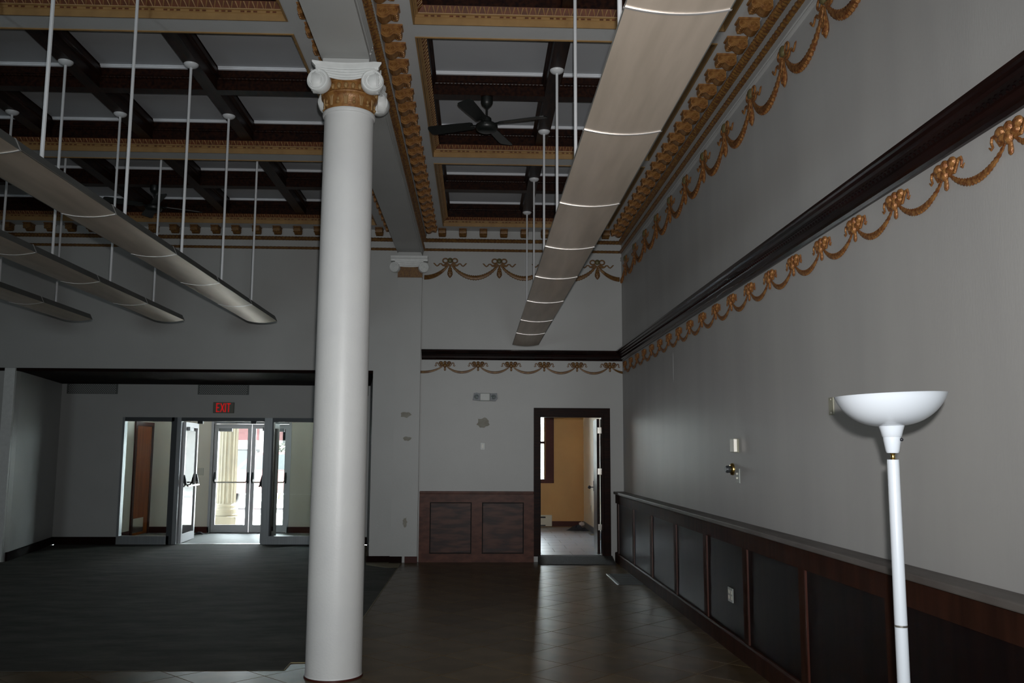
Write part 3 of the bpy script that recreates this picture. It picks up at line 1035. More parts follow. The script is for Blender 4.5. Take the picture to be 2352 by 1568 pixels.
# ------------------------------------------------------------------ ceiling fans
def fan(cx, cy, ang, label):
    t = thing('ceiling_fan', label, 'ceiling fan', (cx, cy, ZG))
    MB().lathe([(.060, ZG), (.060, ZG - .055), (.052, ZG - .075), (.030, ZG - .098), (.014, ZG - .112)], cx, cy, 20).build('canopy', 'fan', t, True)
    MB().lathe([(.011, ZG - .11), (.011, ZG - .20)], cx, cy, 10).build('down_rod', 'fan', t, True)
    MB().lathe([(.012, ZG - .195), (.030, ZG - .20), (.046, ZG - .215), (.050, ZG - .25), (.050, ZG - .262), (.085, ZG - .268), (.108, ZG - .285), (.112, ZG - .31), (.10, ZG - .335), (.070, ZG - .352), (.02, ZG - .356)], cx, cy, 28).build('motor', 'fan', t, True)
    zb = ZG - .272
    pitch = math.radians(13)
    for k in range(4):
        a = ang + k * PI / 2
        d = Vector((math.cos(a), math.sin(a), 0))
        s = Vector((-math.sin(a), math.cos(a), 0)) * math.cos(pitch) + Vector((0, 0, math.sin(pitch)))
        nrm = d.cross(s)
        outline = [(.14, -.045), (.16, -.056), (.40, -.068), (.57, -.074), (.61, -.066), (.62, -.04), (.62, .04), (.61, .066), (.57, .074), (.40, .068), (.16, .056), (.14, .045)]
        c = Vector((cx, cy, zb))
        vs = [c + d * r + s * q + nrm * .004 for r, q in outline] + [c + d * r + s * q - nrm * .004 for r, q in outline]
        n = len(outline)
        fs = [tuple(range(n)), tuple(range(n, 2 * n))[::-1]] + [(i, (i + 1) % n, n + (i + 1) % n, n + i) for i in range(n)]
        bl = MB().add(vs, fs).build('blade', 'fan', t)
        MB().tube([c + d * .09 + Vector((0, 0, -.005)), c + d * .17], [.020, .024], 6, .35, (0, 0, 1)).build('bracket', 'fan', bl)
    return t
fan(.073, 8.563, math.radians(69), 'black four-blade ceiling fan hanging in the right bay above the white column')
fan(-4.33, 11.768, math.radians(28), 'black ceiling fan in the dark far left coffers, behind the pendant rods')

# ------------------------------------------------------------------ floor lamp
LX, LY = 1.4125, 3.0
lamp = thing('floor_lamp', 'white torchiere floor lamp with upturned bowl shade in front of the right wall', 'lamp', (LX, LY, 0))
MB().lathe([(.14, 0), (.14, .012), (.13, .022), (.04, .034), (.022, .05)], LX, LY, 40).build('base', 'lampwhite', lamp, True)
MB().lathe([(.0205, .04), (.0205, 1.022)], LX, LY, 28).build('lower_pole', 'lampwhite', lamp, True)
MB().lathe([(.0208, 1.022), (.0208, 1.029)], LX, LY, 28).build('ring', 'steel', lamp, True, label='thin chrome ring on pole')
MB().lathe([(.0195, 1.572), (.0205, 1.029)][::-1], LX, LY, 28).build('upper_pole', 'lampwhite', lamp, True)
MB().lathe([(.012, 1.568), (.013, 1.572), (.0065, 1.576), (.008, 1.582), (.0065, 1.588), (.012, 1.596)], LX, LY, 16).build('neck', 'brass', lamp, True, label='small brass neck')
cup = MB().lathe([(.019, 1.594), (.022, 1.60), (.028, 1.635), (.029, 1.648), (.0315, 1.650), (.036, 1.668), (.043, 1.690), (.044, 1.694), (.036, 1.6945)], LX, LY, 32).build('socket_cup', 'lampwhite', lamp, True)
MB().ball((LX + .022, LY - .022, 1.639), .0065, (1, 1, .9), 10, 8).build('switch_knob', 'black', cup, True, label='black rotary switch knob')
pf = []
for i in range(17):
    t = i / 16
    a = t * 1.24
    pf.append((.030 + .1500 * math.sin(a) / math.sin(1.24), 1.685 + .104 * (1 - math.cos(a)) / (1 - math.cos(1.24))))
inn = [(r - .004, z + .003) for r, z in pf[::-1]]
bowl = MB().lathe(pf + [(pf[-1][0] + .0015, pf[-1][1] + .002)] + inn, LX, LY, 64)
bowl.v = [(x, yy, z + (x - LX) * .035) for x, yy, z in bowl.v]
bowl.build('shade', 'lampwhite', lamp, True)

# ------------------------------------------------------------------ things on the right wall
def plate(name, label, cat, y0, y1, z0, z1, m, extra=None, th=.008, x=XR):
    t = thing(name, label, cat, (x, (y0 + y1) / 2, (z0 + z1) / 2))
    bevel(B(x - th, x, y0, y1, z0, z1).build('plate', m, t), .003, 2)
    if extra:
        extra(t, x - th, (y0 + y1) / 2, (z0 + z1) / 2)
    return t
th_ = thing('thermostat', 'small shiny cream wall thermostat above the round brass knob on the right wall', 'thermostat', (XR, 7.58, 1.66))
bevel(B(XR - .018, XR, 7.51, 7.66, 1.605, 1.72).build('back_plate', 'beige', th_), .003)
bevel(B(XR - .048, XR - .018, 7.50, 7.62, 1.607, 1.722).build('cover', 'ivory', th_), .006, 2)
B(XR - .0485, XR - .022, 7.495, 7.4995, 1.612, 1.716).build('trim_strip', 'steel', th_)
kn = thing('dimmer_dial', 'round brass dial beside the narrow switch plate on the right wall', 'dial', (XR, 7.70, 1.462))
MB().lathe([(.052, XR), (.052, XR - .012), (.046, XR - .022), (.036, XR - .026)], 7.70, 1.462, 24, 'x').build('rosette', 'brass', kn, True)
MB().lathe([(.026, XR - .022), (.03, XR - .035), (.032, XR - .055), (.026, XR - .066)], 7.70, 1.462, 20, 'x').build('dial', 'alu_dark', kn, True)
def toggles(t, x, y, z):
    for dz in (-.018, .018):
        B(x - .014, x, y - .006, y + .006, z + dz - .008, z + dz + .008).build('toggle', 'ivory', t)
plate('switch_plate', 'narrow two-toggle switch plate just below the thermostat on the right wall', 'switch', 7.50, 7.595, 1.348, 1.470, 'greyplate', toggles)
def screws(t, x, y, z):
    for dz in (-.042, .042):
        B(x - .002, x, y - .004, y + .004, z + dz - .004, z + dz + .004).build('screw', 'steel', t)
plate('blank_plate', 'beige blank plate on the right wall just left of the lamp bowl', 'plate', 5.46, 5.535, 1.835, 1.944, 'beige', screws)
def sockets(t, x, y, z):
    for dy in (-.035, .035):
        for dz in (-.022, .022):
            bevel(B(x - .004, x, y + dy - .016, y + dy + .016, z + dz - .015, z + dz + .015).build('socket', 'ivory', t), .004)
plate('power_outlet', 'pale double power outlet set in a dark wainscot panel of the right wall', 'outlet', 7.385, 7.525, .388, .502, 'greyplate', sockets, .008, XP)
MB().prism([(9.985 + .026 * math.cos(a), 2.565 + .17 * math.sin(a)) for a in [2 * PI * i / 14 for i in range(14)]], 'x', XR - .001, XR + .001).build('paint_touch_up', mat('paler_paint', (.56, .56, .55), .45), wall_right)

# ------------------------------------------------------------------ things on the back wall
em = thing('emergency_light', 'twin-headed emergency light box high on the back wall left of the doorway', 'emergency light', (.123, YB, 2.43))
bevel(B(.045, .20, YB - .07, YB, 2.372, 2.492).build('battery_box', 'greyplate', em), .01, 2)
for s, cx in ((-1, -.005), (1, .252)):
    h = MB().prism([(cx - .058, 2.385), (cx + .052, 2.372), (cx + .058, 2.482), (cx, 2.496), (cx - .04, 2.488)] if s < 0 else [(cx - .052, 2.372), (cx + .03, 2.37), (cx + .062, 2.41), (cx + .05, 2.49), (cx - .052, 2.486)], 'y', YB - .085, YB - .005).build('lamp_head', 'alu_dark', em)
    MB().lathe([(.036, YB - .085), (.034, YB - .094), (.012, YB - .098)], cx, 2.432, 18, 'y').build('lens', 'glass', h, True)
sw = thing('light_switch', 'single pale light switch on the back wall below the emergency light', 'switch', (.094, YB, 1.696))
bevel(B(.057, .131, YB - .007, YB, 1.641, 1.751).build('plate', 'greyplate', sw), .003, 2)
B(.083, .105, YB - .012, YB - .007, 1.672, 1.722).build('rocker', 'ivory', sw)

# door casing and reveal of the back room doorway
dr = root('door_1', ((DX0 + DX1) / 2, YB, STEP))
B(.861, DX0, YB - .035, YB, .082, 2.275).build('casing', 'wood', dr)
B(DX1 + .015, 2.014, YB - .035, YB, .082, 2.275).build('casing', 'wood', dr)
B(DX0, DX1 + .015, YB - .035, YB, DZ, 2.275).build('casing', 'wood', dr)
B(DX0 - .001, DX0 + .02, YB - .002, YB + .131, STEP, DZ).build('jamb', 'wood', dr)
B(DX1 - .02, DX1 + .015, YB - .002, YB + .131, STEP, DZ).build('jamb', 'wood', dr)
B(DX0 + .02, DX1 - .02, YB - .002, YB + .131, DZ - .02, DZ + .001).build('jamb', 'wood', dr)
B(DX0, DX1, YB - .001, YB + .131, STEP - .021, STEP + .002).build('sill', 'ramp', dr)
# the door leaf, folded back into the room
hx, hy = DX1 - .03, YB + .14
leaf_ang = math.radians(86)
d = Vector((math.cos(leaf_ang), math.sin(leaf_ang), 0))
nn_ = Vector((-d.y, d.x, 0))
def slab(mb, r0, r1, z0, z1, t0=0.0, t1=.042):
    h = Vector((hx, hy, 0))
    vs = []
    for z in (z0, z1):
        for t in (t0, t1):
            for r in (r0, r1):
                p = h + d * r + nn_ * t
                vs.append((p.x, p.y, z))
    return mb.add(vs, [(0, 2, 3, 1), (4, 5, 7, 6), (0, 1, 5, 4), (2, 6, 7, 3), (0, 4, 6, 2), (1, 3, 7, 5)])
leaf = slab(MB(), 0, .86, STEP + .012, 2.12).build('leaf', 'wood', dr)
lk = MB()
slab(lk, .79, .83, 1.0, 1.16, .042, .05)
lk.build('lock_plate', 'black', leaf)
pk = Vector((hx, hy, 1.06)) + d * .81 + nn_ * .05
MB().tube([pk, pk + nn_ * .04], .008, 8).ball(tuple(pk + nn_ * .062), .028, nu=10, nv=8).build('knob', 'black', leaf, True)
for z in (.45, 1.28, 1.90):
    B(DX1 - .062, DX1 - .02, YB + .128, YB + .134, z, z + .09).build('hinge', 'steel', dr)

# ramp and register
MB().prism([(13.07, .001), (13.10, .012), (YB - .04, STEP + .004), (YB - .002, STEP + .004), (YB - .002, .001)], 'x', .925, 2.03).build('entry_ramp', 'ramp', None,
    label='dark fibrous carpet ramp leading up to the back room doorway', category='ramp', kind='thing')
rg = thing('floor_register', 'dark rectangular floor register by the right wainscot near the doorway', 'vent', (1.93, 11.65, 0))
B(1.755, 2.07, 11.15, 12.13, -.002, .006).build('plate', 'register', rg)
B(1.742, 1.756, 11.15, 12.13, -.002, .008).build('edge_strip', 'alu_light', rg)
b = MB()
for k in range(18):
    b.box(1.78, 2.05, 11.19 + k * .051, 11.205 + k * .051, .006, .009)
b.build('slats', 'register', rg)

# ------------------------------------------------------------------ back room
BRX0, BRX1, BRY, BRZ = -1.3, 2.26, 18.9, 3.3
struct(B(BRX0, BRX1, YB + .05, BRY, -.1, STEP - .006), 'floor_back_room', 'tile_edge')
fb = bpy.data.objects['floor_back_room']
ts = .46
tm = B(-ts / 2 + .004, ts / 2 - .004, -ts / 2 + .004, ts / 2 - .004, -.01, 0).mesh('tile', 'sky_tinted_tile')
for i in range(8):
    for j in range(12):
        x, y = BRX0 + ts * (i + .5) - (ts / 2 if j % 2 else 0), YB + .13 + ts * (j + .5)
        if BRX0 < x - .2 and x - .1 < BRX1 - .1 and y + ts / 2 < BRY + .02:
            put(tm, 'tile', fb, (x, y, STEP))
WX0, WX1, WZ0, WZ1 = -.75, 1.43, 1.06, 2.95
wbr = MB()
wbr.box(BRX0, WX0, BRY, BRY + .2, 0, BRZ).box(WX1, BRX1, BRY, BRY + .2, 0, BRZ).box(WX0, WX1, BRY, BRY + .2, 0, WZ0).box(WX0, WX1, BRY, BRY + .2, WZ1, BRZ)
struct(wbr, 'wall_back_room_far', 'orange')
struct(B(BRX1, BRX1 + .1, YB + .13, BRY + .2, 0, BRZ), 'wall_back_room_right', 'cream')
struct(B(BRX0 - .1, BRX0, YB + .13, BRY + .2, 0, BRZ), 'wall_back_room_left', 'orange')
struct(B(BRX0 - .1, BRX1 + .1, YB + .13, BRY + .2, BRZ, BRZ + .1), 'ceiling_back_room', 'ceil')
wn = root('window_3', ((WX0 + WX1) / 2, BRY, WZ0))
c = MB()
c.box(WX1 + .10, WX1 + .20, BRY - .03, BRY, WZ0 - .08, WZ1 + .1).box(WX0 - .12, WX0, BRY - .03, BRY, WZ0 - .08, WZ1 + .1)
c.box(WX0 - .12, WX1 + .2, BRY - .03, BRY, WZ1, WZ1 + .1).box(WX0 - .14, WX1 + .2, BRY - .05, BRY, WZ0 - .08, WZ0)
c.build('casing', 'redtrim', wn)
c = MB()
c.box(WX1 + .03, WX1 + .06, BRY - .015, BRY + .12, WZ0, WZ1).box(WX1, WX1 + .02, BRY, BRY + .12, WZ0, WZ1).box(WX1 + .06, WX1 + .1, BRY - .02, BRY + .02, WZ0, WZ1)
c.box(WX0, WX1, BRY + .06, BRY + .12, 1.80, 1.85).box(.30, .36, BRY + .06, BRY + .12, WZ0, WZ1)
c.build('sash', 'redtrim', wn)
B(WX0, WX1, BRY + .08, BRY + .085, WZ0, WZ1).build('pane', 'glass', wn)
struct(B(BRX0, BRX1, BRY - .02, BRY, STEP, STEP + .11), 'baseboard_back_room', 'redtrim')
B(BRX1 - .02, BRX1, YB + .2, BRY, STEP, STEP + .11).build('board', mat('blue_grey_baseboard', (.16, .18, .22), .4), bpy.data.objects['baseboard_back_room'])
ht = thing('baseboard_heater', 'cream baseboard heater under the back room window', 'heater', (1.0, BRY - .05, STEP))
bevel(B(.3, 1.585, BRY - .085, BRY - .022, STEP + .01, .325).build('casing', 'heater', ht), .006)
B(.32, 1.45, BRY - .088, BRY - .084, .265, .295).build('outlet_slot', 'dark', ht)
B(.32, 1.45, BRY - .088, BRY - .084, STEP + .02, STEP + .04).build('inlet_slot', 'dark', ht)
ol = thing('outlet_plate', 'small white outlet plate on the cream wall behind the open door', 'outlet', (BRX1, 17.7, .535))
B(BRX1 - .008, BRX1, 17.66, 17.74, .478, .592).build('plate', 'ivory', ol)
pile = thing('cloth_pile', 'crumpled dark blue cloth heap on the back room floor by the corner', 'cloth', (2.05, 17.95, STEP))
def heap(cx, cy, rx, ry, h, seed, m, nm, par):
    rnd = random.Random(seed)
    ph = [rnd.uniform(0, 6.28) for _ in range(8)]
    def fn(u, v):
        a = 2 * PI * u
        r = v
        wob = 1 + .18 * math.sin(3 * a + ph[0]) + .10 * math.sin(5 * a + ph[1]) + .06 * math.sin(9 * a + ph[2])
        x, y = cx + rx * r * wob * math.cos(a), cy + ry * r * wob * math.sin(a)
        z = STEP + h * max(0, (1 - r ** 1.6)) * (1 + .35 * math.sin(4 * a + 6 * r + ph[3]) + .25 * math.sin(7 * a - 9 * r + ph[4])) + .002
        return (x, y, z)
    return MB().grid(fn, 40, 14).build(nm, m, par, True)
heap(2.03, 17.95, .19, .20, .075, 5, 'cloth', 'cloth', pile)
pp = thing('crumpled_paper', 'crumpled pale paper lying on top of the dark cloth heap', 'paper', (2.1, 18.02, STEP + .07))
m_ = MB().ball((2.12, 18.10, .20), .05, (1.1, 1, .8), 12, 8)
m_.v = [(x + random.uniform(-.008, .008), y + random.uniform(-.008, .008), z + random.uniform(-.008, .008)) for x, y, z in m_.v]
m_.build('sheet', 'paper', pp)

# ------------------------------------------------------------------ entrance alcove
def slant(mb, a, b, th, z0, z1):
    a, b = Vector((*a, 0)), Vector((*b, 0))
    n = (b - a).normalized()
    n = Vector((-n.y, n.x, 0)) * th
    vs = [(p.x, p.y, z) for z in (z0, z1) for p in (a, b, b + n, a + n)]
    return mb.add(vs, [(0, 1, 2, 3), (4, 7, 6, 5), (0, 4, 5, 1), (1, 5, 6, 2), (2, 6, 7, 3), (3, 7, 4, 0)])
struct(slant(MB(), (-6.83, YB + .13), (-7.30, YA), .12, 0, 2.85), 'wall_alcove_left', 'wall')
struct(slant(MB(), (-1.90, YA), (-1.567, YB + .13), .12, 0, 2.85), 'wall_alcove_right', 'wall')
struct(B(-7.5, -1.4, YB + .001, YO + .2, 2.82, 2.95), 'ceiling_alcove', 'crown')
B(-7.45, -1.567, YB - .012, YA, 2.775, 2.82).build('header_soffit', 'base', bpy.data.objects['ceiling_alcove'])
SX0, SX1, DL, DR, TX0, TX1 = -6.205, -5.26, -5.19, -3.737, -3.64, -2.70
ZT = 2.195
wa = MB()
wa.box(-7.45, SX0, YA, YA + .12, 0, 2.82).box(TX1, -1.7, YA, YA + .12, 0, 2.82).box(SX0, TX1, YA, YA + .12, ZT, 2.82)
struct(wa, 'wall_alcove_back', 'wall')
ba = struct(B(-7.3, SX0 - .005, YA - .02, YA, 0, .13), 'baseboard_alcove', 'base')
slant(MB(), (-6.80, YB + .05), (-7.27, YA), .03, 0, .13).build('board', 'base', ba)
B(TX1 + .005, -1.9, YA - .02, YA, 0, .13).build('board', 'base', ba)
# side lights
for n, (a, c, dk) in enumerate(((SX0, SX1, True), (TX0, TX1, False))):
    wn = root('window_%d' % (1 + n), ((a + c) / 2, YA, 0))
    B(a, a + .04, YA - .03, YA + .10, 0, ZT).build('frame_stile', 'alu', wn)
    B(c - .095 if n == 0 else c - .05, c, YA - .03, YA + .10, 0, ZT).build('frame_stile', 'alu_dark', wn)
    B(a + .04, c - .05, YA - .03, YA + .10, 2.125, ZT).build('frame_rail', 'alu_dark', wn)
    B(a + .04, c - .05, YA - .03, YA + .10, 0, .145).build('frame_rail', 'alu', wn)
    B(a + .04, c - .05, YA + .03, YA + .036, .145, 2.125).build('pane', 'glass', wn)
en = root('door_2', ((DL + DR) / 2, YA, 0))
B(SX1, DL, YA - .02, YA + .11, 0, ZT).build('post', 'alu', en)
B(DR, TX0, YA - .02, YA + .11, 0, ZT).build('post', 'alu', en)
B(TX0 - .002, TX0 + .062, YA - .028, YA + .10, .0, ZT).build('post', 'alu_dark', en)
B(DL, DR, YA - .02, YA + .11, 2.13, ZT).build('head', 'alu_dark', en)
B(DL, DR, YA - .01, YA + .12, 0, .01).build('threshold', 'alu_light', en)
for x in (-4.86, -3.93):
    B(x - .045, x + .045, YA - .035, YA + .02, 2.085, 2.135).build('stop_block', 'black', en)

def glazed_leaf(parent_root, hinge, ang, width, h0, h1, m, bar_side, name='leaf'):
    """an aluminium glazed door leaf with a push bar; ang = direction of the leaf from its hinge"""
    d = Vector((math.cos(ang), math.sin(ang), 0))
    n = Vector((-d.y, d.x, 0))
    H = Vector((*hinge, 0))
    def slab(mb, r0, r1, z0, z1, t0=-.022, t1=.022):
        vs = []
        for z in (z0, z1):
            for t in (t0, t1):
                for r in (r0, r1):
                    p = H + d * r + n * t
                    vs.append((p.x, p.y, z))
        return mb.add(vs, [(0, 2, 3, 1), (4, 5, 7, 6), (0, 1, 5, 4), (2, 6, 7, 3), (0, 4, 6, 2), (1, 3, 7, 5)])
    lf = bpy.data.objects.new(name, None)
    mb = MB()
    slab(mb, 0, .075, h0, h1)
    slab(mb, width - .075, width, h0, h1)
    slab(mb, .075, width - .075, h0, h0 + .14)
    slab(mb, .075, width - .075, h1 - .09, h1)
    lf = mb.build(name, m, parent_root)
    g = MB()
    slab(g, .07, width - .07, h0 + .135, h1 - .085, -.003, .003)
    g.build('pane', 'glass', lf)
    s = bar_side
    def pt(r, t, z):
        p = H + d * r + n * (t * s)
        return (p.x, p.y, z)
    MB().tube([pt(.05, .03, 1.06), pt(.07, .085, .995), pt(width - .07, .085, .995), pt(width - .05, .03, 1.06)], .014, 8).build('push_bar', 'steel', lf, True)
    br = MB()
    for r in (.04, width - .04):
        br.tube([pt(r, .02, 1.19), pt(r, .035, 1.1), pt(r, .05, 1.03), pt(r, .02, .98)], [.018, .026, .026, .016], 6)
    br.build('bar_bracket', 'alu_dark', lf, True)
    cl = MB()
    a0, a1 = (.09, .36)
    slab(cl, a0, a1, h1 - .15, h1 - .085, .022 * s if s > 0 else -.07, .07 if s > 0 else -.022)
    cl.build('closer', 'alu', lf)
    return lf
glazed_leaf(en, (-5.165, YA + .10), math.radians(93.5), .93, .015, 2.12, 'alu_light', -1)
glazed_leaf(en, (-3.755, YA + .10), math.radians(88), .93, .015, 2.12, 'alu_light', 1)
# vestibule
struct(B(-6.6, -2.2, YA, YO + .25, -.15, .002), 'floor_vestibule', 'vestfloor')
struct(B(-6.62, -6.50, YA + .12, YO, 0, 2.82), 'wall_vestibule_left', 'cream')
struct(B(-2.35, -2.23, YA + .12, YO, 0, 2.82), 'wall_vestibule_right', 'cream')
OX0, OM, OX1 = -5.285, -4.535, -3.785
wo = MB()
wo.box(-6.62, OX0, YO, YO + .2, 0, 2.26).box(OX1, -2.2, YO, YO + .2, 0, 2.26).box(OX0, OX1, YO, YO + .2, 2.17, 2.26).box(-6.62, -6.4, YO, YO + .2, 2.26, 2.82).box(-2.5, -2.2, YO, YO + .2, 2.26, 2.82)
struct(wo, 'wall_vestibule_outer', 'cream')
bv = struct(B(-6.5, OX0 - .02, YO - .02, YO, 0, .12), 'baseboard_vestibule', 'redtrim')
B(OX1 + .02, -2.35, YO - .02, YO, 0, .12).build('board', 'redtrim', bv)
B(-6.5, -6.48, YA + .15, 17.30, 0, .12).build('board', 'redtrim', bv)
od = root('door_3', (OM, YO, 0))
B(OX0 - .05, OX0, YO - .02, YO + .14, 0, 2.22).build('frame', 'alu_light', od)
B(OX1, OX1 + .05, YO - .02, YO + .14, 0, 2.22).build('frame', 'alu_light', od)
B(OX0, OX1, YO - .02, YO + .14, 2.16, 2.22).build('frame', 'alu', od)
B(OX0, OX1, YO - .04, YO + .16, 0, .012).build('threshold', 'alu_dark', od)
glazed_leaf(od, (OX0 + .003, YO + .05), 0.0, .742, .015, 2.155, 'alu_light', -1)
glazed_leaf(od, (OX1 - .003, YO + .05), PI, .742, .015, 2.155, 'alu_light', 1)
tw = root('window_4', (-4.45, YO, 2.26))  # unseen transom, added over the outer doors to brighten the vestibule
B(-6.4, -2.5, YO + .08, YO + .085, 2.26, 2.82).build('pane', 'glass', tw)
for x in (-6.4, -5.1, -3.8, -2.56):
    B(x, x + .06, YO + .05, YO + .12, 2.26, 2.82).build('mullion', 'alu_light', tw)
bd = root('door_4', (-6.5, 17.9, 0))
B(-6.50, -6.47, 17.33, 17.42, 0, 2.17).build('casing', 'redtrim', bd)
B(-6.50, -6.47, 18.20, 18.29, 0, 2.17).build('casing', 'redtrim', bd)
B(-6.50, -6.47, 17.42, 18.20, 2.09, 2.17).build('casing', 'redtrim', bd)
lf_ = B(-6.498, -6.484, 17.42, 18.20, .01, 2.09).build('leaf', 'doorwood', bd)
B(-6.484, -6.481, 17.45, 17.98, .06, .33).build('kick_plate', 'steel', lf_)
vs_ = thing('switch_box', 'cream wall box on the vestibule wall left of the outer doors', 'switch', (-5.53, YO, 1.2))
B(-5.605, -5.455, YO - .03, YO, 1.13, 1.275).build('plate', 'ivory', vs_)
wdg = thing('door_wedge', 'small dark door wedge on the vestibule floor by the open left leaf', 'door wedge', (-5.38, 18.0, .002))
MB().prism([(-5.48, .002), (-5.30, .002), (-5.36, .04), (-5.42, .045)], 'y', 17.94, 18.04).build('wedge', 'black', wdg)

# exit sign
ex = thing('exit_sign', 'red lettered EXIT sign over the entrance doors', 'sign', (-4.455, YA, 2.37))
bevel(B(-4.645, -4.285, YA - .05, YA, 2.275, 2.465).build('housing', 'exitbox', ex), .004)
lt = MB()
def letter(polys):
    for (x0, z0, x1, z1, wd) in polys:
        a, b = Vector((x0, 0, z0)), Vector((x1, 0, z1))
        t = (b - a).normalized()
        s = Vector((-t.z, 0, t.x)) * (wd / 2)
        vs = [(p.x, yy, p.z) for yy in (YA - .056, YA - .05) for p in (a - s, b - s, b + s, a + s)]
        lt.add(vs, [(0, 1, 2, 3), (4, 7, 6, 5), (0, 4, 5, 1), (1, 5, 6, 2), (2, 6, 7, 3), (3, 7, 4, 0)])
zb_, zt_ = 2.292, 2.448
wd = .018
x = -4.58
letter([(x, zb_, x, zt_, wd), (x, zt_ - .009, x + .05, zt_ - .009, wd), (x, (zb_ + zt_) / 2, x + .043, (zb_ + zt_) / 2, wd), (x, zb_ + .009, x + .05, zb_ + .009, wd)])
x = -4.512
letter([(x, zb_, x + .062, zt_, wd), (x, zt_, x + .062, zb_, wd)])
x = -4.426
letter([(x, zb_, x, zt_, wd)])
x = -4.372
letter([(x, zb_, x, zt_, wd), (x - .034, zt_ - .009, x + .034, zt_ - .009, wd)])
lt.build('lettering', 'exitred', ex)

# wall vents above the entrance
for (a, c, lab) in ((-7.21, -6.33, 'grey mesh wall vent at the alcove corner, far left above the left side light'),
                    (-4.935, -4.04, 'grey mesh wall vent directly above the EXIT sign'),
                    (-2.80, -1.93, 'grey mesh wall vent half hidden behind the white column')):
    vt = thing('wall_vent', lab, 'vent', ((a + c) / 2, YA, 2.7))
    B(a, c, YA - .012, YA, 2.60, 2.80).build('frame', 'grille', vt)
    b = MB()
    for r in range(9):
        for k in range(22):
            x = a + .03 + k * (c - a - .06) / 22 + (.018 if r % 2 else 0)
            if x + .02 < c:
                b.box(x, x + .020, YA - .014, YA - .0121, 2.613 + r * .0205, 2.622 + r * .0205)
    b.build('openings', 'wall', vt, kind='stuff')

# ------------------------------------------------------------------ street outside
struct(B(-60, 40, YO + .2, 24.5, -.2, -.03), 'ground_pavement', 'pave')
struct(B(-60, 40, 24.5, 36, -.3, -.15), 'ground_street', 'asphalt')
struct(B(-60, 40, 36, 60, -.25, -.05), 'ground_far_pavement', 'pave')
fc = thing('fluted_column', 'cream fluted porch column on stepped base outside the entrance doors', 'column', (-5.5, 20.2, -.03))
fl = MB()
n = 96
vs, fs = [], []
for z in (.46, .50, 3.2):
    for i in range(n):
        a = 2 * PI * i / n
        r = .205 - (.022 * abs(math.sin(a * 8)) if z > .47 else 0)
        vs.append((-5.5 + r * math.cos(a), 20.2 + r * math.sin(a), z))
for j in (0, 1):
    for i in range(n):
        fs.append((j * n + i, j * n + (i + 1) % n, (j + 1) * n + (i + 1) % n, (j + 1) * n + i))
fl.add(vs, fs).build('shaft', 'stone', fc)
MB().lathe([(.27, .20), (.275, .24), (.25, .27), (.25, .30), (.26, .32), (.255, .36), (.23, .38), (.225, .42), (.235, .44), (.21, .47)], -5.5, 20.2, 40).build('base_moulding', 'stone', fc, True)
B(-5.80, -5.20, 19.9, 20.5, -.03, .20).build('plinth', 'stone', fc)
# red pickup parked across the street
TX, TY = -6.25, 28.5
struct(B(-16, 8, YO + .2, 21.2, 3.25, 3.6), 'roof_porch', 'shopwall')
tk = thing('pickup_truck', 'red pickup truck parked in the street beyond the glass doors', 'truck', (TX, TY, -.15))
body = [(-2.6, .35), (-2.6, .80), (-2.45, 1.0), (-1.05, 1.02), (-.95, 1.05), (2.55, 1.05), (2.6, .95), (2.6, .40)]
cab = [(-1.15, 1.0), (-.55, 1.58), (.75, 1.62), (.95, 1.05)]
MB().prism([(TX + px, pz) for px, pz in body], 'y', TY - .9, TY + .9).build('body', 'carred', tk)
cb = MB().prism([(TX + px, pz) for px, pz in cab], 'y', TY - .78, TY + .78).build('cab', 'carred', tk)
MB().prism([(TX - .95, 1.08), (TX - .5, 1.5), (TX + .02, 1.53), (TX + .02, 1.08)], 'y', TY - .795, TY - .77).build('side_window', 'carglass', cb)
MB().prism([(TX + .1, 1.08), (TX + .1, 1.53), (TX + .66, 1.55), (TX + .78, 1.08)], 'y', TY - .795, TY - .77).build('side_window', 'carglass', cb)
for px in (-1.7, 1.65):
    for yy in (TY - .92, TY + .68):
        MB().lathe([(.12, yy), (.36, yy + .01), (.38, yy + .05), (.38, yy + .2), (.36, yy + .24)], TX + px, .23, 24, 'y').build('wheel', 'tyre', tk, True)
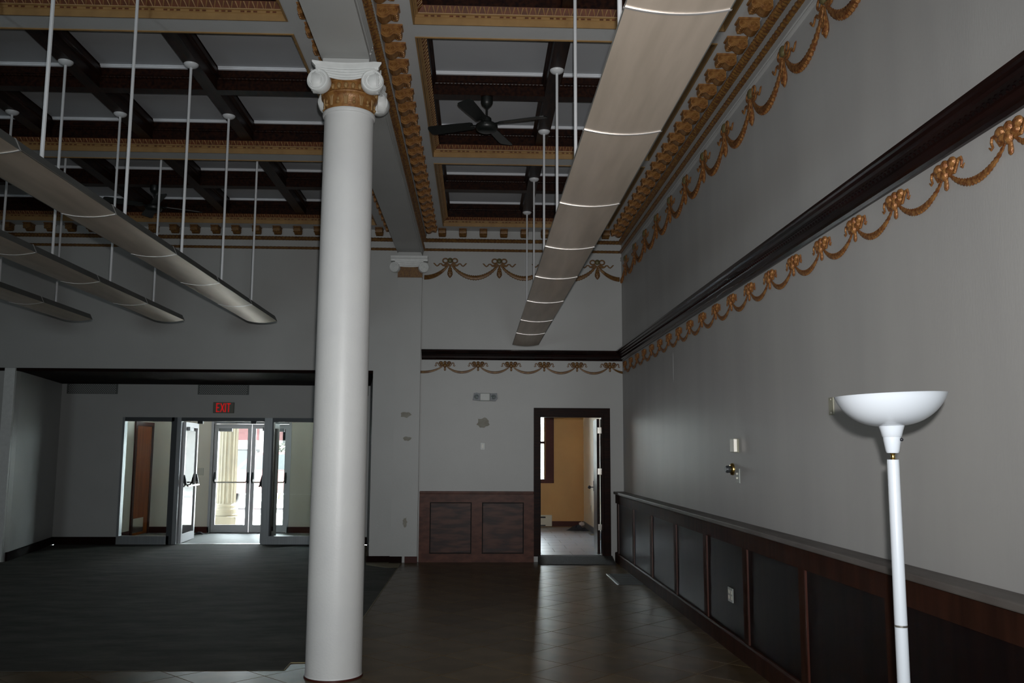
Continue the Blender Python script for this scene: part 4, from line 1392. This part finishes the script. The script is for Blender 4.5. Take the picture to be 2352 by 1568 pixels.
B(TX - 2.68, TX - 2.58, TY - .9, TY + .9, .35, .55).build('bumper', 'steel', tk)
# shop across the street
bl = thing('shop_building', 'pale shop front with red and grey panels across the street', 'building', (-8, 42, -.05))
B(-24, 8, 42, 50, -.05, 7.5).build('wall', 'shopwall', bl)
for a in (-11.3, -9.75):
    B(a, a + 1.25, 41.9, 42, 2.15, 2.75).build('panel', 'shopred', bl)
B(-8.95, -7.4, 41.9, 42, 2.0, 2.75).build('panel', 'shopgrey', bl)
for a in (-16, -11.2, -9.7, -5.5, -2):
    w_ = B(a, a + 1.2, 41.93, 42.0, .5, 1.75).build('window', 'shopgrey', bl)
    B(a + .08, a + 1.12, 41.91, 41.94, .58, 1.67).build('pane', 'carglass', w_)
B(-24, 8, 41.0, 42, 2.85, 2.98).build('awning', 'shopwall', bl)
hd = thing('hedge_bush', 'dull green bush on the far pavement beyond the right glass door', 'bush', (-7.9, 38, -.05))
mb = MB()
rnd = random.Random(4)
for k in range(900):
    a, zz, r = rnd.uniform(0, 2 * PI), rnd.uniform(.05, 1.95), rnd.uniform(.5, 1)
    R0 = .95 * math.sqrt(max(.05, 1 - ((zz - .9) / 1.15) ** 2)) * r
    c = Vector((-7.9 + R0 * math.cos(a), 38 + R0 * math.sin(a), zz))
    u1 = Vector((rnd.uniform(-1, 1), rnd.uniform(-1, 1), rnd.uniform(-1, 1))).normalized() * .09
    u2 = u1.cross(Vector((rnd.uniform(-1, 1), rnd.uniform(-1, 1), rnd.uniform(-1, 1)))).normalized() * .05
    mb.add([c - u1, c + u2, c + u1, c - u2], [(0, 1, 2, 3)])
mb.build('foliage', 'leaf', hd)
MB().tube([(-7.9, 38, -.05), (-7.9, 38, 1.2)], .06, 8).build('stem', 'stone', hd)
yp = thing('yellow_pole', 'leaning yellow guy pole in front of the bush outside', 'pole', (-7.3, 34.5, -.15))
MB().tube([(-7.45, 34.5, -.15), (-7.0, 34.5, 1.75)], .035, 8).build('tube', 'yellow', yp, True)
